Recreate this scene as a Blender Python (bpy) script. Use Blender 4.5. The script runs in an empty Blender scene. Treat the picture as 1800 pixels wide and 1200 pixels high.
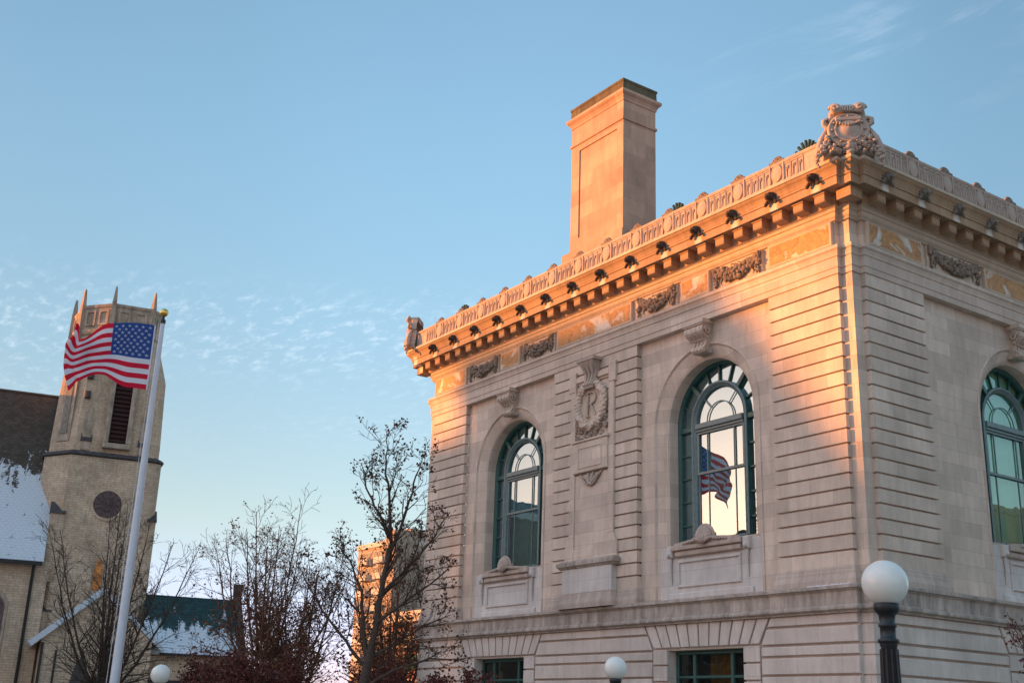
import bpy, bmesh, math, random
from math import sin, cos, pi, radians, sqrt, atan2, floor, hypot
from mathutils import Vector, Matrix, noise

random.seed(7)
S = bpy.context.scene
COL = S.collection
RNG = random.Random(11)

# ------------------------------------------------------------------ materials
def newmat(name):
    m = bpy.data.materials.new(name); m.use_nodes = True
    nt = m.node_tree
    b = nt.nodes['Principled BSDF']
    b.inputs['Specular IOR Level'].default_value = 0.25
    return m, nt, b

def nd(nt, typ, ins=None, **props):
    n = nt.nodes.new(typ)
    for k, v in props.items(): setattr(n, k, v)
    if ins:
        for k, v in ins.items():
            s = n.inputs[k]
            if hasattr(v, 'is_output') or isinstance(v, bpy.types.NodeSocket): nt.links.new(v, s)
            else: s.default_value = v
    return n

def mth(nt, op, a, b=None, c=None, clamp=False):
    n = nt.nodes.new('ShaderNodeMath'); n.operation = op; n.use_clamp = clamp
    for i, v in enumerate((a, b, c)):
        if v is None: continue
        if isinstance(v, bpy.types.NodeSocket): nt.links.new(v, n.inputs[i])
        else: n.inputs[i].default_value = v
    return n.outputs[0]

def mixc(nt, fac, a, b, blend='MIX'):
    n = nt.nodes.new('ShaderNodeMix'); n.data_type = 'RGBA'; n.blend_type = blend
    for k, v in ((0, fac), (6, a), (7, b)):
        if isinstance(v, bpy.types.NodeSocket): nt.links.new(v, n.inputs[k])
        else: n.inputs[k].default_value = v if k == 0 else (tuple(v) + (1,))[:4]
    return n.outputs[2]

def ramp(nt, fac, pts):
    n = nt.nodes.new('ShaderNodeValToRGB')
    e = n.color_ramp.elements
    while len(e) < len(pts): e.new(0.5)
    for el, (p, c) in zip(e, pts):
        el.position = p; el.color = (c, c, c, 1) if not isinstance(c, (tuple, list)) else (tuple(c) + (1,))[:4]
    nt.links.new(fac, n.inputs[0]); return n.outputs[0]

def smooth(nt, v, a, b):
    n = nt.nodes.new('ShaderNodeMapRange'); n.interpolation_type = 'SMOOTHSTEP'
    nt.links.new(v, n.inputs[0]); n.inputs[1].default_value = a; n.inputs[2].default_value = b
    n.inputs[3].default_value = 0; n.inputs[4].default_value = 1
    return n.outputs[0]

def uvnode(nt, loc=(0, 0, 0), scale=(1, 1, 1)):
    t = nd(nt, 'ShaderNodeTexCoord')
    mp = nd(nt, 'ShaderNodeMapping', {'Vector': t.outputs['UV'], 'Location': loc, 'Scale': scale})
    return mp.outputs[0]

def tex_noise(nt, vec, scale, detail=4, rough=.55, dist=0):
    n = nd(nt, 'ShaderNodeTexNoise', {'Vector': vec, 'Scale': scale, 'Detail': detail, 'Roughness': rough, 'Distortion': dist})
    return n.outputs[0]

def bumped(nt, b, height, strength, dist=.02):
    n = nd(nt, 'ShaderNodeBump', {'Height': height, 'Strength': strength, 'Distance': dist})
    nt.links.new(n.outputs[0], b.inputs['Normal'])

def stone(name, base, row=.35, width=1.15, zoff=12.36, var=.12, joint=.72, streak=0., wash=False, rough=.85, warm=.0):
    """Limestone: blocks of slightly different tone, fine joints, weathering."""
    m, nt, b = newmat(name)
    uv = uvnode(nt, (0.13, -zoff, 0))
    lo = [c * (1 - var) for c in base]; hi = [min(1, c * (1 + var)) for c in base]
    br = nd(nt, 'ShaderNodeTexBrick', {'Vector': uv, 'Scale': 1.0, 'Mortar Size': .006, 'Mortar Smooth': .3, 'Bias': 0.0,
        'Brick Width': width, 'Row Height': row, 'Color1': tuple(lo) + (1,), 'Color2': tuple(hi) + (1,),
        'Mortar': tuple(c * joint for c in base) + (1,)}, offset=.5)
    col = br.outputs[0]
    n1 = tex_noise(nt, uvnode(nt), .7, 5, .6)
    col = mixc(nt, 1.0, col, ramp(nt, n1, ((.25, .80), (.75, 1.16))), 'MULTIPLY')
    n2 = tex_noise(nt, uvnode(nt, scale=(2.6, .45, 1)), 1.6, 7, .68)      # rain streaks
    sm = ramp(nt, n2, ((.36, 1 - .18 - streak), (.66, 1.0)))
    col = mixc(nt, 1.0, col, sm, 'MULTIPLY')
    if streak:
        n4 = tex_noise(nt, uvnode(nt, scale=(2.2, .8, 1)), 1.3, 5, .7)
        f = ramp(nt, n4, ((.46, 0.0), (.66, streak * 1.7)))
        col = mixc(nt, f, col, (.075, .068, .052))
    n3 = tex_noise(nt, uvnode(nt), 38, 3, .6)
    col = mixc(nt, .5, col, ramp(nt, n3, ((.3, .82), (.7, 1.12))), 'MULTIPLY')
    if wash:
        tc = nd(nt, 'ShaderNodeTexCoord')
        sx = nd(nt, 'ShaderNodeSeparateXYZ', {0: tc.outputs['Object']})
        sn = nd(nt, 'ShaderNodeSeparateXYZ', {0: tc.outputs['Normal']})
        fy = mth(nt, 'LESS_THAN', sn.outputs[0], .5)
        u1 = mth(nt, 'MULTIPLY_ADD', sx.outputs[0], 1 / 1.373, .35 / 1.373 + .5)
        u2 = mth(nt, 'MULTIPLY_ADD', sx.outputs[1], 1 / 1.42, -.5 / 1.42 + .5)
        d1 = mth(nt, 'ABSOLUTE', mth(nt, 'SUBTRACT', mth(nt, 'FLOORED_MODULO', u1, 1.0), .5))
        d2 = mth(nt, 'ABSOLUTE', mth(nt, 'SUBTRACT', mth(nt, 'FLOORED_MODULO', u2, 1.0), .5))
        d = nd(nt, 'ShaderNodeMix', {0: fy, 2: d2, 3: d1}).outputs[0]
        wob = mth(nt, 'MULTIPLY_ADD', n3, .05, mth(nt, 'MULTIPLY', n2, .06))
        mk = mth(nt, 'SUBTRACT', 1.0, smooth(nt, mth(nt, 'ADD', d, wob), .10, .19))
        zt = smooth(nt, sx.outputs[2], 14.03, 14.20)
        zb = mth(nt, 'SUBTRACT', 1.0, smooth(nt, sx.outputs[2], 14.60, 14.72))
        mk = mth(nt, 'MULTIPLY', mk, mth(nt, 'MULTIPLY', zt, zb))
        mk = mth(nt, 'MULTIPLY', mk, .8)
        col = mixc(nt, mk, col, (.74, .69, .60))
    nt.links.new(col, b.inputs['Base Color'])
    b.inputs['Roughness'].default_value = rough
    h = mth(nt, 'MULTIPLY_ADD', n3, .35, mth(nt, 'MULTIPLY', n1, .5))
    bumped(nt, b, h, .25, .02)
    return m

def simple(name, col, rough=.6, metal=0., spec=.3, nscale=6., nvar=.25, bump=.15):
    m, nt, b = newmat(name)
    tc = nd(nt, 'ShaderNodeTexCoord')
    n = tex_noise(nt, tc.outputs['Object'], nscale, 5, .6)
    c = mixc(nt, 1.0, col, ramp(nt, n, ((.3, 1 - nvar), (.7, 1 + nvar))), 'MULTIPLY')
    nt.links.new(c, b.inputs['Base Color'])
    b.inputs['Roughness'].default_value = rough; b.inputs['Metallic'].default_value = metal
    b.inputs['Specular IOR Level'].default_value = spec
    if bump: bumped(nt, b, n, bump, .02)
    return m

def leafmat(name, cols, rough=.6):
    m, nt, b = newmat(name)
    g = nd(nt, 'ShaderNodeNewGeometry')
    pts = [(i / max(1, len(cols) - 1), c) for i, c in enumerate(cols)]
    c = ramp(nt, g.outputs['Random Per Island'], pts)
    nt.links.new(c, b.inputs['Base Color']); b.inputs['Roughness'].default_value = rough
    return m

def marble(name):
    m, nt, b = newmat(name)
    w = nd(nt, 'ShaderNodeTexNoise', {'Vector': uvnode(nt), 'Scale': .9, 'Detail': 6.0, 'Roughness': .62, 'Distortion': 1.4})
    c = ramp(nt, w.outputs[0], ((.34, (.62, .57, .50)), (.41, (.60, .45, .30)), (.45, (.45, .19, .055)), (.53, (.54, .27, .09)), (.59, (.38, .15, .05)), (.63, (.60, .43, .27)), (.70, (.62, .58, .55))))
    n2 = tex_noise(nt, uvnode(nt), 7, 6, .7, .6)
    c = mixc(nt, 1.0, c, ramp(nt, n2, ((.35, .78), (.65, 1.15))), 'MULTIPLY')
    nt.links.new(c, b.inputs['Base Color']); b.inputs['Roughness'].default_value = .45
    return m

def brickmat(name, c1, c2, mortar, w=.22, h=.075, var=.25, stainc=None):
    m, nt, b = newmat(name)
    br = nd(nt, 'ShaderNodeTexBrick', {'Vector': uvnode(nt), 'Scale': 1.0, 'Mortar Size': .1 * h, 'Mortar Smooth': .2, 'Bias': 0.0, 'Brick Width': w, 'Row Height': h,
        'Color1': tuple(c1) + (1,), 'Color2': tuple(c2) + (1,), 'Mortar': tuple(mortar) + (1,)})
    n = tex_noise(nt, uvnode(nt), .5, 6, .7)
    c = mixc(nt, 1.0, br.outputs[0], ramp(nt, n, ((.3, 1 - var), (.7, 1 + var))), 'MULTIPLY')
    n2 = tex_noise(nt, uvnode(nt, scale=(1, .5, 1)), 5.5, 4, .7)
    c = mixc(nt, .45, c, ramp(nt, n2, ((.38, .62), (.6, 1.1))), 'MULTIPLY')
    if stainc:
        n3 = tex_noise(nt, uvnode(nt, scale=(1.6, .35, 1)), .8, 5, .7)
        c = mixc(nt, ramp(nt, n3, ((.55, 0.0), (.72, .6))), c, stainc)
    nt.links.new(c, b.inputs['Base Color']); b.inputs['Roughness'].default_value = .9
    bumped(nt, b, n2, .3, .03)
    return m

def roofmat(name, shingle, snow_lo, snow_hi, axis=2, patch=.5, row=.18, bare=1.0, slope=1.0, thr=.0):
    """Shingle roof with snow lying on it; snow_lo..snow_hi are heights between which the snow breaks up."""
    m, nt, b = newmat(name)
    br = nd(nt, 'ShaderNodeTexBrick', {'Vector': uvnode(nt), 'Scale': 1.0, 'Mortar Size': .012, 'Mortar Smooth': .4, 'Bias': 0.0, 'Brick Width': .3, 'Row Height': row,
        'Color1': tuple(c * .75 for c in shingle) + (1,), 'Color2': tuple(c * 1.2 for c in shingle) + (1,), 'Mortar': tuple(c * .4 for c in shingle) + (1,)})
    tc = nd(nt, 'ShaderNodeTexCoord')
    sep = nd(nt, 'ShaderNodeSeparateXYZ', {0: tc.outputs['Object']})
    n = tex_noise(nt, uvnode(nt, scale=(1, .55, 1)), 1.5, 8, .75, .4)
    n2 = tex_noise(nt, uvnode(nt, scale=(1, 2.2, 1)), 5.0, 4, .7)
    hgt = mth(nt, 'SUBTRACT', 1.0, smooth(nt, sep.outputs[2], snow_lo, snow_hi))
    v = mth(nt, 'ADD', mth(nt, 'MULTIPLY_ADD', mth(nt, 'SUBTRACT', n, .5), patch * 2, mth(nt, 'MULTIPLY', mth(nt, 'SUBTRACT', n2, .5), .5)), mth(nt, 'SUBTRACT', hgt, .5 + thr))
    f = smooth(nt, v, -.04, .10)
    f = mth(nt, 'MULTIPLY', f, mth(nt, 'MULTIPLY_ADD', br.outputs[1], -.35, mth(nt, 'MULTIPLY_ADD', n2, .25, .80)), clamp=True)
    c = mixc(nt, f, br.outputs[0], (.66, .68, .70))
    c = mixc(nt, mth(nt, 'MULTIPLY', f, .6), c, mixc(nt, n2, (.42, .45, .48), (.82, .83, .84)))
    nt.links.new(c, b.inputs['Base Color']); b.inputs['Roughness'].default_value = .85
    bumped(nt, b, mth(nt, 'ADD', f, mth(nt, 'MULTIPLY', br.outputs[1], -.4)), .4, .05)
    return m

def glassmat(name, refl, tint, fac=.55):
    m, nt, b = newmat(name); nt.nodes.remove(b)
    out = nt.nodes['Material Output']
    tc = nd(nt, 'ShaderNodeTexCoord')
    n = tex_noise(nt, tc.outputs['Object'], 1.3, 2, .5)
    bp = nd(nt, 'ShaderNodeBump', {'Height': n, 'Strength': .035, 'Distance': .05})
    g = nd(nt, 'ShaderNodeBsdfGlossy', {'Color': tuple(refl) + (1,), 'Roughness': 0.0, 'Normal': bp.outputs[0]})
    t = nd(nt, 'ShaderNodeBsdfTransparent', {'Color': tuple(tint) + (1,)})
    lw = nd(nt, 'ShaderNodeFresnel', {'IOR': 1.5})
    f = mth(nt, 'ADD', mth(nt, 'MULTIPLY', lw.outputs[0], 1 - fac), fac, clamp=True)
    mx = nd(nt, 'ShaderNodeMixShader', {0: f, 1: t.outputs[0], 2: g.outputs[0]})
    nt.links.new(mx.outputs[0], out.inputs[0])
    return m

LIME = (.69, .537, .42)
M = {}
M['stone'] = stone('limestone', LIME, var=.115, joint=.74, width=1.35)
M['stone_base'] = stone('limestone_base', (.68, .57, .48), row=.67, width=1.3, zoff=4.33, var=.07)
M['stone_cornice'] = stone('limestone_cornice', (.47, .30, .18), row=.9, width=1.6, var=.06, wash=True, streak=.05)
M['stone_bed'] = stone('limestone_moulding', (.62, .48, .35), row=3, width=1.6, var=.04)
M['stone_carved'] = stone('limestone_carved', (.58, .45, .36), row=3, width=5, var=.04, streak=.08)
M['stone_streaked'] = stone('limestone_streaked', (.57, .46, .375), row=3, width=1.25, var=.05, streak=.26)
M['stone_foot'] = stone('limestone_foot', (.59, .46, .37), row=3, width=1.25, var=.05, streak=.10)
M['stone_dirty'] = stone('limestone_grimy', (.34, .255, .19), row=3, width=5, var=.1, streak=.20)
M['stone_light'] = stone('limestone_cleaned', (.68, .60, .53), row=.36, width=.9, zoff=5.35, var=.05)
M['stone_chimney'] = stone('chimney_stone', (.58, .36, .25), row=.62, width=1.5, zoff=17.3, var=.16, joint=.8)
M['stone_mossy'] = stone('mossy_cap_stone', (.20, .155, .085), row=3, width=1.5, var=.2, streak=.3)
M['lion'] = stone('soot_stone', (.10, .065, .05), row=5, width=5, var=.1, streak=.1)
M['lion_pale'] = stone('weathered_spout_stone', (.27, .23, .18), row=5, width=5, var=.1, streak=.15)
M['marble'] = marble('ochre_marble')
M['green_paint'] = simple('green_window_paint', (.022, .085, .070), .38, spec=.5, nscale=9, nvar=.2, bump=.05)
M['sash_sheen_paint'] = simple('sash_sheen_paint', (.125, .175, .168), .32, spec=.5, nscale=9, nvar=.2, bump=.05)  # green frame paint made paler, reflections put into its colour
M['glass'] = glassmat('window_glass', (.49, .66, .75), (.70, .92, .84), .62)
M['glass_shade'] = glassmat('side_window_glass', (.68, .82, .76), (.70, .92, .82), .22)
M['glass_dark'] = glassmat('lower_window_glass', (.75, .85, .8), (.55, .62, .55), .10)
M['blind'] = simple('green_blind', (.55, .74, .62), .8, nscale=2, nvar=.08)
M['room'] = simple('dark_room', (.06, .08, .07), .9)
M['curtain'] = simple('ochre_curtain', (.40, .17, .02), .9, nscale=3)
M['copper'] = simple('copper_patina', (.035, .075, .06), .7, nscale=14, nvar=.5)
M['roofing'] = simple('flat_roofing', (.12, .11, .10), .9)
M['lamp_iron'] = simple('black_cast_iron', (.010, .011, .011), .45, spec=.5, nscale=20, nvar=.4)
M['pole'] = simple('white_enamel', (.60, .63, .66), .35, spec=.5, nscale=3, nvar=.06, bump=.03)
M['gold'] = simple('gilt_ball', (.75, .50, .12), .28, metal=.9, nscale=5, nvar=.15, bump=.02)
M['rope'] = simple('white_rope', (.55, .53, .5), .9)
M['bark'] = simple('dark_bark', (.080, .054, .040), .9, nscale=25, nvar=.4, bump=.5)
M['bark_red'] = simple('reddish_twigs', (.155, .080, .055), .9, nscale=25, nvar=.4, bump=.5)
M['leaf_brown'] = leafmat('withered_leaves', ((.05, .028, .018), (.11, .05, .026), (.16, .07, .03), (.08, .055, .032)))
M['leaf_rust'] = leafmat('rust_leaves', ((.10, .035, .018), (.18, .07, .028), (.27, .12, .05), (.11, .045, .028)))
M['leaf_red'] = leafmat('dark_red_leaves', ((.10, .022, .02), (.16, .04, .03), (.07, .022, .018), (.19, .07, .04)))
M['brick_buff'] = brickmat('buff_brick', (.53, .375, .25), (.62, .455, .31), (.40, .29, .20), w=.42, h=.15, stainc=(.30, .24, .165))
M['church_stone'] = stone('church_stone', (.56, .42, .305), row=.6, width=1.1, zoff=0, var=.1, streak=.25)
M['church_inner_slab'] = simple('darker_slab', (.27, .215, .165), .9, nscale=4, nvar=.3)
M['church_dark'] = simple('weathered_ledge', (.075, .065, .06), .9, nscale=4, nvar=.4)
M['louvre'] = simple('maroon_louvre', (.055, .024, .022), .7)
M['rose'] = simple('leaded_glass', (.085, .042, .038), .35, spec=.5, nscale=5, nvar=.6)
M['amber_glow_glass'] = simple('amber_glow_glass', (.50, .17, .03), .3, spec=.4, nscale=4, nvar=.6)
M['nave_roof'] = roofmat('nave_shingles', (.085, .068, .052), 14.0, 19.0, patch=1.5, thr=.10)
M['porch_roof'] = roofmat('porch_shingles', (.055, .10, .10), 5, 12, patch=.4, thr=-.25)
M['wing_roof'] = roofmat('green_shingles', (.026, .060, .058), 4.9, 8.9, patch=1.3, thr=.05)
M['gutter'] = simple('dark_gutter', (.035, .03, .028), .6)
M['white'] = simple('white_cloth', (.74, .72, .76), .8, nscale=2, nvar=.04, bump=0)
M['red'] = simple('red_cloth', (.66, .016, .045), .8, nscale=2, nvar=.08, bump=0)
M['blue'] = simple('blue_cloth', (.030, .075, .27), .8, nscale=2, nvar=.08, bump=0)
for k in ('white', 'red', 'blue'):                              # thin cloth lets some light through
    nt_ = M[k].node_tree; b_ = nt_.nodes['Principled BSDF']; l_ = b_.inputs['Base Color'].links[0].from_socket
    tr_ = nd(nt_, 'ShaderNodeBsdfTranslucent', {'Color': l_}); mx_ = nd(nt_, 'ShaderNodeMixShader', {0: .52, 1: b_.outputs[0], 2: tr_.outputs[0]})
    nt_.links.new(mx_.outputs[0], nt_.nodes['Material Output'].inputs[0])
M['apt_wall'] = brickmat('tower_brick', (.35, .26, .185), (.42, .32, .235), (.32, .26, .2), w=.5, h=.2)
M['apt_trim'] = simple('pale_concrete', (.55, .48, .40), .8)
M['apt_glass'] = simple('far_glass', (.05, .055, .06), .3, spec=.4, nscale=.6, nvar=.5)
M['red_brick'] = brickmat('red_brick', (.22, .075, .055), (.29, .11, .08), (.3, .25, .22))
M['grey_slate'] = simple('grey_slate', (.09, .095, .10), .7)
M['teal_awning'] = simple('teal_awning', (.04, .13, .12), .8)
M['asphalt'] = simple('asphalt', (.05, .05, .052), .9, nscale=40, nvar=.2)
M['pave'] = stone('pavement_slabs', (.42, .39, .36), row=1.2, width=1.2, zoff=0, var=.08)
def snow_bounce_lawn():
    m, nt, b = newmat('snow_bounce_lawn')
    tc = nd(nt, 'ShaderNodeTexCoord'); n = tex_noise(nt, tc.outputs['Object'], .35, 6, .65)
    f = ramp(nt, n, ((.50, 0.0), (.58, .9)))  # unseen snow patches, added to bounce light onto the walls
    nt.links.new(mixc(nt, f, (.13, .115, .055), (.76, .76, .78)), b.inputs['Base Color']); b.inputs['Roughness'].default_value = .9
    bumped(nt, b, n, .4, .05)
    return m
M['lawn'] = snow_bounce_lawn()
M['far_brick'] = brickmat('street_brick', (.20, .12, .09), (.26, .16, .12), (.22, .2, .18))
M['snow'] = simple('snow', (.80, .82, .88), .6, nscale=8, nvar=.06)

def globe_mat():
    m, nt, b = newmat('opal_glass')
    b.inputs['Base Color'].default_value = (.78, .76, .68, 1); b.inputs['Roughness'].default_value = .16
    b.inputs['Specular IOR Level'].default_value = .5
    b.inputs['Subsurface Weight'].default_value = .35; b.inputs['Subsurface Radius'].default_value = (.1, .1, .1)
    return m
M['opal'] = globe_mat()

# ------------------------------------------------------------------ mesh builder
class MB:
    def __init__(s): s.v = []; s.f = []; s.mi = []; s.sm = []; s.cur = 0; s.smooth = False
    def add(s, vs, fs, smooth=None):
        o = len(s.v); s.v.extend([tuple(v) for v in vs])
        sm = s.smooth if smooth is None else smooth
        for f in fs: s.f.append([i + o for i in f]); s.mi.append(s.cur); s.sm.append(sm)
    def box(s, x0, x1, y0, y1, z0, z1):
        v = [(x, y, z) for z in (z0, z1) for y in (y0, y1) for x in (x0, x1)]
        s.add(v, [(0, 2, 3, 1), (4, 5, 7, 6), (0, 1, 5, 4), (2, 6, 7, 3), (0, 4, 6, 2), (1, 3, 7, 5)], False)
    def bbox(s, x0, x1, y0, y1, z0, z1, b=.01):
        """box with its front (low y) edges chamfered"""
        v = [(x0, y1, z0), (x1, y1, z0), (x1, y1, z1), (x0, y1, z1), (x0, y0 + b, z0), (x1, y0 + b, z0), (x1, y0 + b, z1), (x0, y0 + b, z1),
             (x0 + b, y0, z0 + b), (x1 - b, y0, z0 + b), (x1 - b, y0, z1 - b), (x0 + b, y0, z1 - b)]
        f = [(0, 3, 2, 1), (0, 1, 5, 4), (1, 2, 6, 5), (2, 3, 7, 6), (3, 0, 4, 7), (4, 5, 9, 8), (5, 6, 10, 9), (6, 7, 11, 10), (7, 4, 8, 11), (8, 9, 10, 11)]
        s.add(v, f, False)
    def quad(s, a, b, c, d): s.add([a, b, c, d], [(0, 1, 2, 3)], False)
    def prism(s, pts, y0, y1, ch=0.):
        """polygon pts (x,z), counter-clockwise seen from -y, extruded from y0 (front) to y1; ch = front chamfer"""
        n = len(pts)
        if ch:
            cx = sum(p[0] for p in pts) / n; cz = sum(p[1] for p in pts) / n
            ins = []
            for i in range(n):
                p0, p1, p2 = pts[i - 1], pts[i], pts[(i + 1) % n]
                e1 = Vector((p1[0] - p0[0], p1[1] - p0[1])).normalized(); e2 = Vector((p2[0] - p1[0], p2[1] - p1[1])).normalized()
                n1 = Vector((-e1.y, e1.x)); n2 = Vector((-e2.y, e2.x)); b = (n1 + n2)
                b = b / max(.3, (1 + n1.dot(n2)))
                ins.append((p1[0] + b.x * ch, p1[1] + b.y * ch))
            v = [(x, y0, z) for x, z in ins] + [(x, y0 + ch, z) for x, z in pts] + [(x, y1, z) for x, z in pts]
            f = [list(range(n))]
            for k in (0, n):
                for i in range(n): j = (i + 1) % n; f.append((k + i, k + n + i, k + n + j, k + j))
            s.add(v, f, False)
        else:
            v = [(x, y0, z) for x, z in pts] + [(x, y1, z) for x, z in pts]
            f = [list(range(n)), list(range(2 * n - 1, n - 1, -1))]
            for i in range(n): j = (i + 1) % n; f.append((i, n + i, n + j, j))
            s.add(v, f, False)
    def sweep(s, path, prof, closed=False):
        """path: plan points (x,y), outward side to the right of travel; prof: (offset, z) rows"""
        n = len(path); rows = []
        def nrm(a, b):
            e = Vector((b[0] - a[0], b[1] - a[1])).normalized(); return Vector((e.y, -e.x))
        offs = []
        for i in range(n):
            if closed or 0 < i < n - 1:
                n1 = nrm(path[i - 1], path[i]); n2 = nrm(path[i], path[(i + 1) % n])
                b = (n1 + n2) / max(.2, 1 + n1.dot(n2))
            elif i == 0: b = nrm(path[0], path[1])
            else: b = nrm(path[-2], path[-1])
            offs.append(b)
        vs = []
        for o, z in prof:
            for p, b in zip(path, offs): vs.append((p[0] + b.x * o, p[1] + b.y * o, z))
        fs = []
        for r in range(len(prof) - 1):
            for i in range(n if closed else n - 1):
                j = (i + 1) % n
                fs.append((r * n + i, r * n + j, (r + 1) * n + j, (r + 1) * n + i))
        s.add(vs, fs, False)
    def loft(s, rings, cap=True, smooth=True):
        n = len(rings[0]); vs = [p for r in rings for p in r]; fs = []
        for k in range(len(rings) - 1):
            for i in range(n): j = (i + 1) % n; fs.append((k * n + i, k * n + j, (k + 1) * n + j, (k + 1) * n + i))
        s.add(vs, fs, smooth)
        if cap: s.add(rings[0], [list(range(n - 1, -1, -1))], False); s.add(rings[-1], [list(range(n))], False)
    def lathe(s, prof, c=(0, 0, 0), n=20, smooth=True):
        s.loft([[(c[0] + r * cos(2 * pi * i / n), c[1] + r * sin(2 * pi * i / n), c[2] + z) for i in range(n)] for r, z in prof], True, smooth)
    def tube(s, pts, rad, n=6, smooth=True, cap=True):
        pts = [Vector(p) for p in pts]; rings = []
        up = Vector((0, 0, 1)); a = None
        for i, p in enumerate(pts):
            t = (pts[min(i + 1, len(pts) - 1)] - pts[max(i - 1, 0)])
            t = t.normalized() if t.length > 1e-9 else Vector((0, 0, 1))
            if a is None:
                a = t.orthogonal().normalized()
            else:
                a = (a - t * a.dot(t)); a = a.normalized() if a.length > 1e-6 else t.orthogonal().normalized()
            b = t.cross(a); r = rad[i] if isinstance(rad, (list, tuple)) else rad
            rings.append([tuple(p + (a * cos(2 * pi * k / n) + b * sin(2 * pi * k / n)) * r) for k in range(n)])
        s.loft(rings, cap, smooth)
    def ball(s, c, r, sub=1, lump=0., seed=0, sq=(1, 1, 1)):
        bm = bmesh.new(); bmesh.ops.create_icosphere(bm, subdivisions=sub, radius=1)
        vs = []
        for v in bm.verts:
            k = 1 + (lump * noise.noise(v.co * 2.3 + Vector((seed * 3.1, seed * 1.7, seed)))) if lump else 1
            vs.append((c[0] + v.co.x * r * sq[0] * k, c[1] + v.co.y * r * sq[1] * k, c[2] + v.co.z * r * sq[2] * k))
        fs = [[v.index for v in f.verts] for f in bm.faces]; bm.free()
        s.add(vs, fs, True)
    def xform(s, mat, start=0):
        for i in range(start, len(s.v)): s.v[i] = tuple(mat @ Vector(s.v[i]))
    def build(s, name, mats, parent=None, uv=True):
        me = bpy.data.meshes.new(name); me.from_pydata(s.v, [], s.f)
        if not isinstance(mats, (list, tuple)): mats = [mats]
        for m in mats: me.materials.append(m)
        me.polygons.foreach_set('material_index', s.mi); me.polygons.foreach_set('use_smooth', s.sm)
        me.update()
        if uv:
            l = me.uv_layers.new(name='UVMap'); vs = me.vertices; d = [0.0] * (2 * len(me.loops))
            for p in me.polygons:
                n = p.normal; ax, ay, az = abs(n.x), abs(n.y), abs(n.z)
                for li in p.loop_indices:
                    c = vs[me.loops[li].vertex_index].co
                    if az > .85: u, w = c.x, c.y
                    elif ax > ay: u, w = c.y, c.z
                    else: u, w = c.x, c.z
                    d[2 * li] = u; d[2 * li + 1] = w
            l.data.foreach_set('uv', d)
        ob = bpy.data.objects.new(name, me); COL.objects.link(ob)
        if parent: ob.parent = parent
        return ob

def empty(name, loc, label, cat, group=None, rz=0):
    o = bpy.data.objects.new(name, None); COL.objects.link(o)
    o.location = loc; o.rotation_euler = (0, 0, rz); o.empty_display_size = .3
    o['label'] = label; o['category'] = cat
    if group: o['group'] = group
    return o
def tag(o, label, cat, group=None):
    o['label'] = label; o['category'] = cat
    if group: o['group'] = group
    return o
def struct(name, mb, mat):
    o = mb.build(name, mat); o['kind'] = 'structure'; return o
def tree_copy(o, parent, mat):
    """copy a part with its sub-parts, transformed by mat"""
    c = o.copy(); COL.objects.link(c); c.parent = parent; c.matrix_basis = mat @ o.matrix_basis
    for ch in o.children:
        k = ch.copy(); COL.objects.link(k); k.parent = c
    return c

# ================================================================== THE STONE BUILDING
# corner of the two visible fronts at the origin; long front faces -Y (x from 0 to -W), side front faces +X
W = 19.39; D = .137; SN = .31
bld = empty('stone_building', (0, 0, 0), 'pale limestone civic building with tall arched green windows, carved cornice and a big square chimney', 'building')
REAL = []          # parts of the long front, copied onto the side front afterwards
def part(name, mb, mat, parent=None, copy=None):
    o = mb.build(name, mat, parent or bld)
    if copy: REAL.append((o, copy))
    return o

def notched():
    P = []
    c = [(0, 0), (0, W), (-W, W), (-W, 0)]
    # side after each corner, going counter-clockwise: at (0,0) from +x travel to +y travel
    dirs = [((1, 0), (0, 1)), ((0, 1), (-1, 0)), ((-1, 0), (0, -1)), ((0, -1), (1, 0))]
    for (x, y), (d1, d2) in zip(c, dirs):
        n1 = (d1[1], -d1[0]); n2 = (d2[1], -d2[0])
        P += [(x - d1[0] * SN + n1[0] * D, y - d1[1] * SN + n1[1] * D), (x - d1[0] * SN, y - d1[1] * SN), (x, y),
              (x + d2[0] * SN, y + d2[1] * SN), (x + d2[0] * SN + n2[0] * D, y + d2[1] * SN + n2[1] * D)]
    return P
OUT = notched()

# --- entablature -------------------------------------------------------------
mb = MB()
mb.sweep(OUT, [(-.22, 12.36), (.03, 12.36), (.03, 12.51), (.05, 12.525), (.05, 12.78), (.075, 12.80), (.085, 12.86), (.11, 12.93), (.15, 12.97), (.15, 13.05), (.02, 13.10), (-.05, 13.10), (-.05, 13.76)], True)
part('architrave', mb, M['stone'])
mb = MB()
mb.sweep(OUT, [(-.05, 13.76), (.01, 13.765), (.03, 13.80), (.07, 13.84), (.085, 13.88), (.085, 13.94), (.12, 13.96), (.13, 14.02), (.17, 14.05), (.201, 14.055)], True)
part('bed_moulding', mb, M['stone_bed'])
mb = MB()
mb.sweep(OUT, [(.20, 14.05), (.20, 14.36), (.585, 14.36), (.585, 14.345), (.615, 14.345), (.615, 14.555),
               (.645, 14.57), (.645, 14.615), (.655, 14.63), (.675, 14.69), (.71, 14.75), (.76, 14.80), (.785, 14.846)], True)
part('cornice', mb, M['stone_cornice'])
mb = MB()
mb.sweep(OUT, [(.78, 14.845), (.815, 14.855), (.82, 14.87), (.82, 14.935), (.79, 14.955), (.50, 14.99), (.05, 15.0)], True)
part('cornice_lip', mb, M['stone_bed'])

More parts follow.
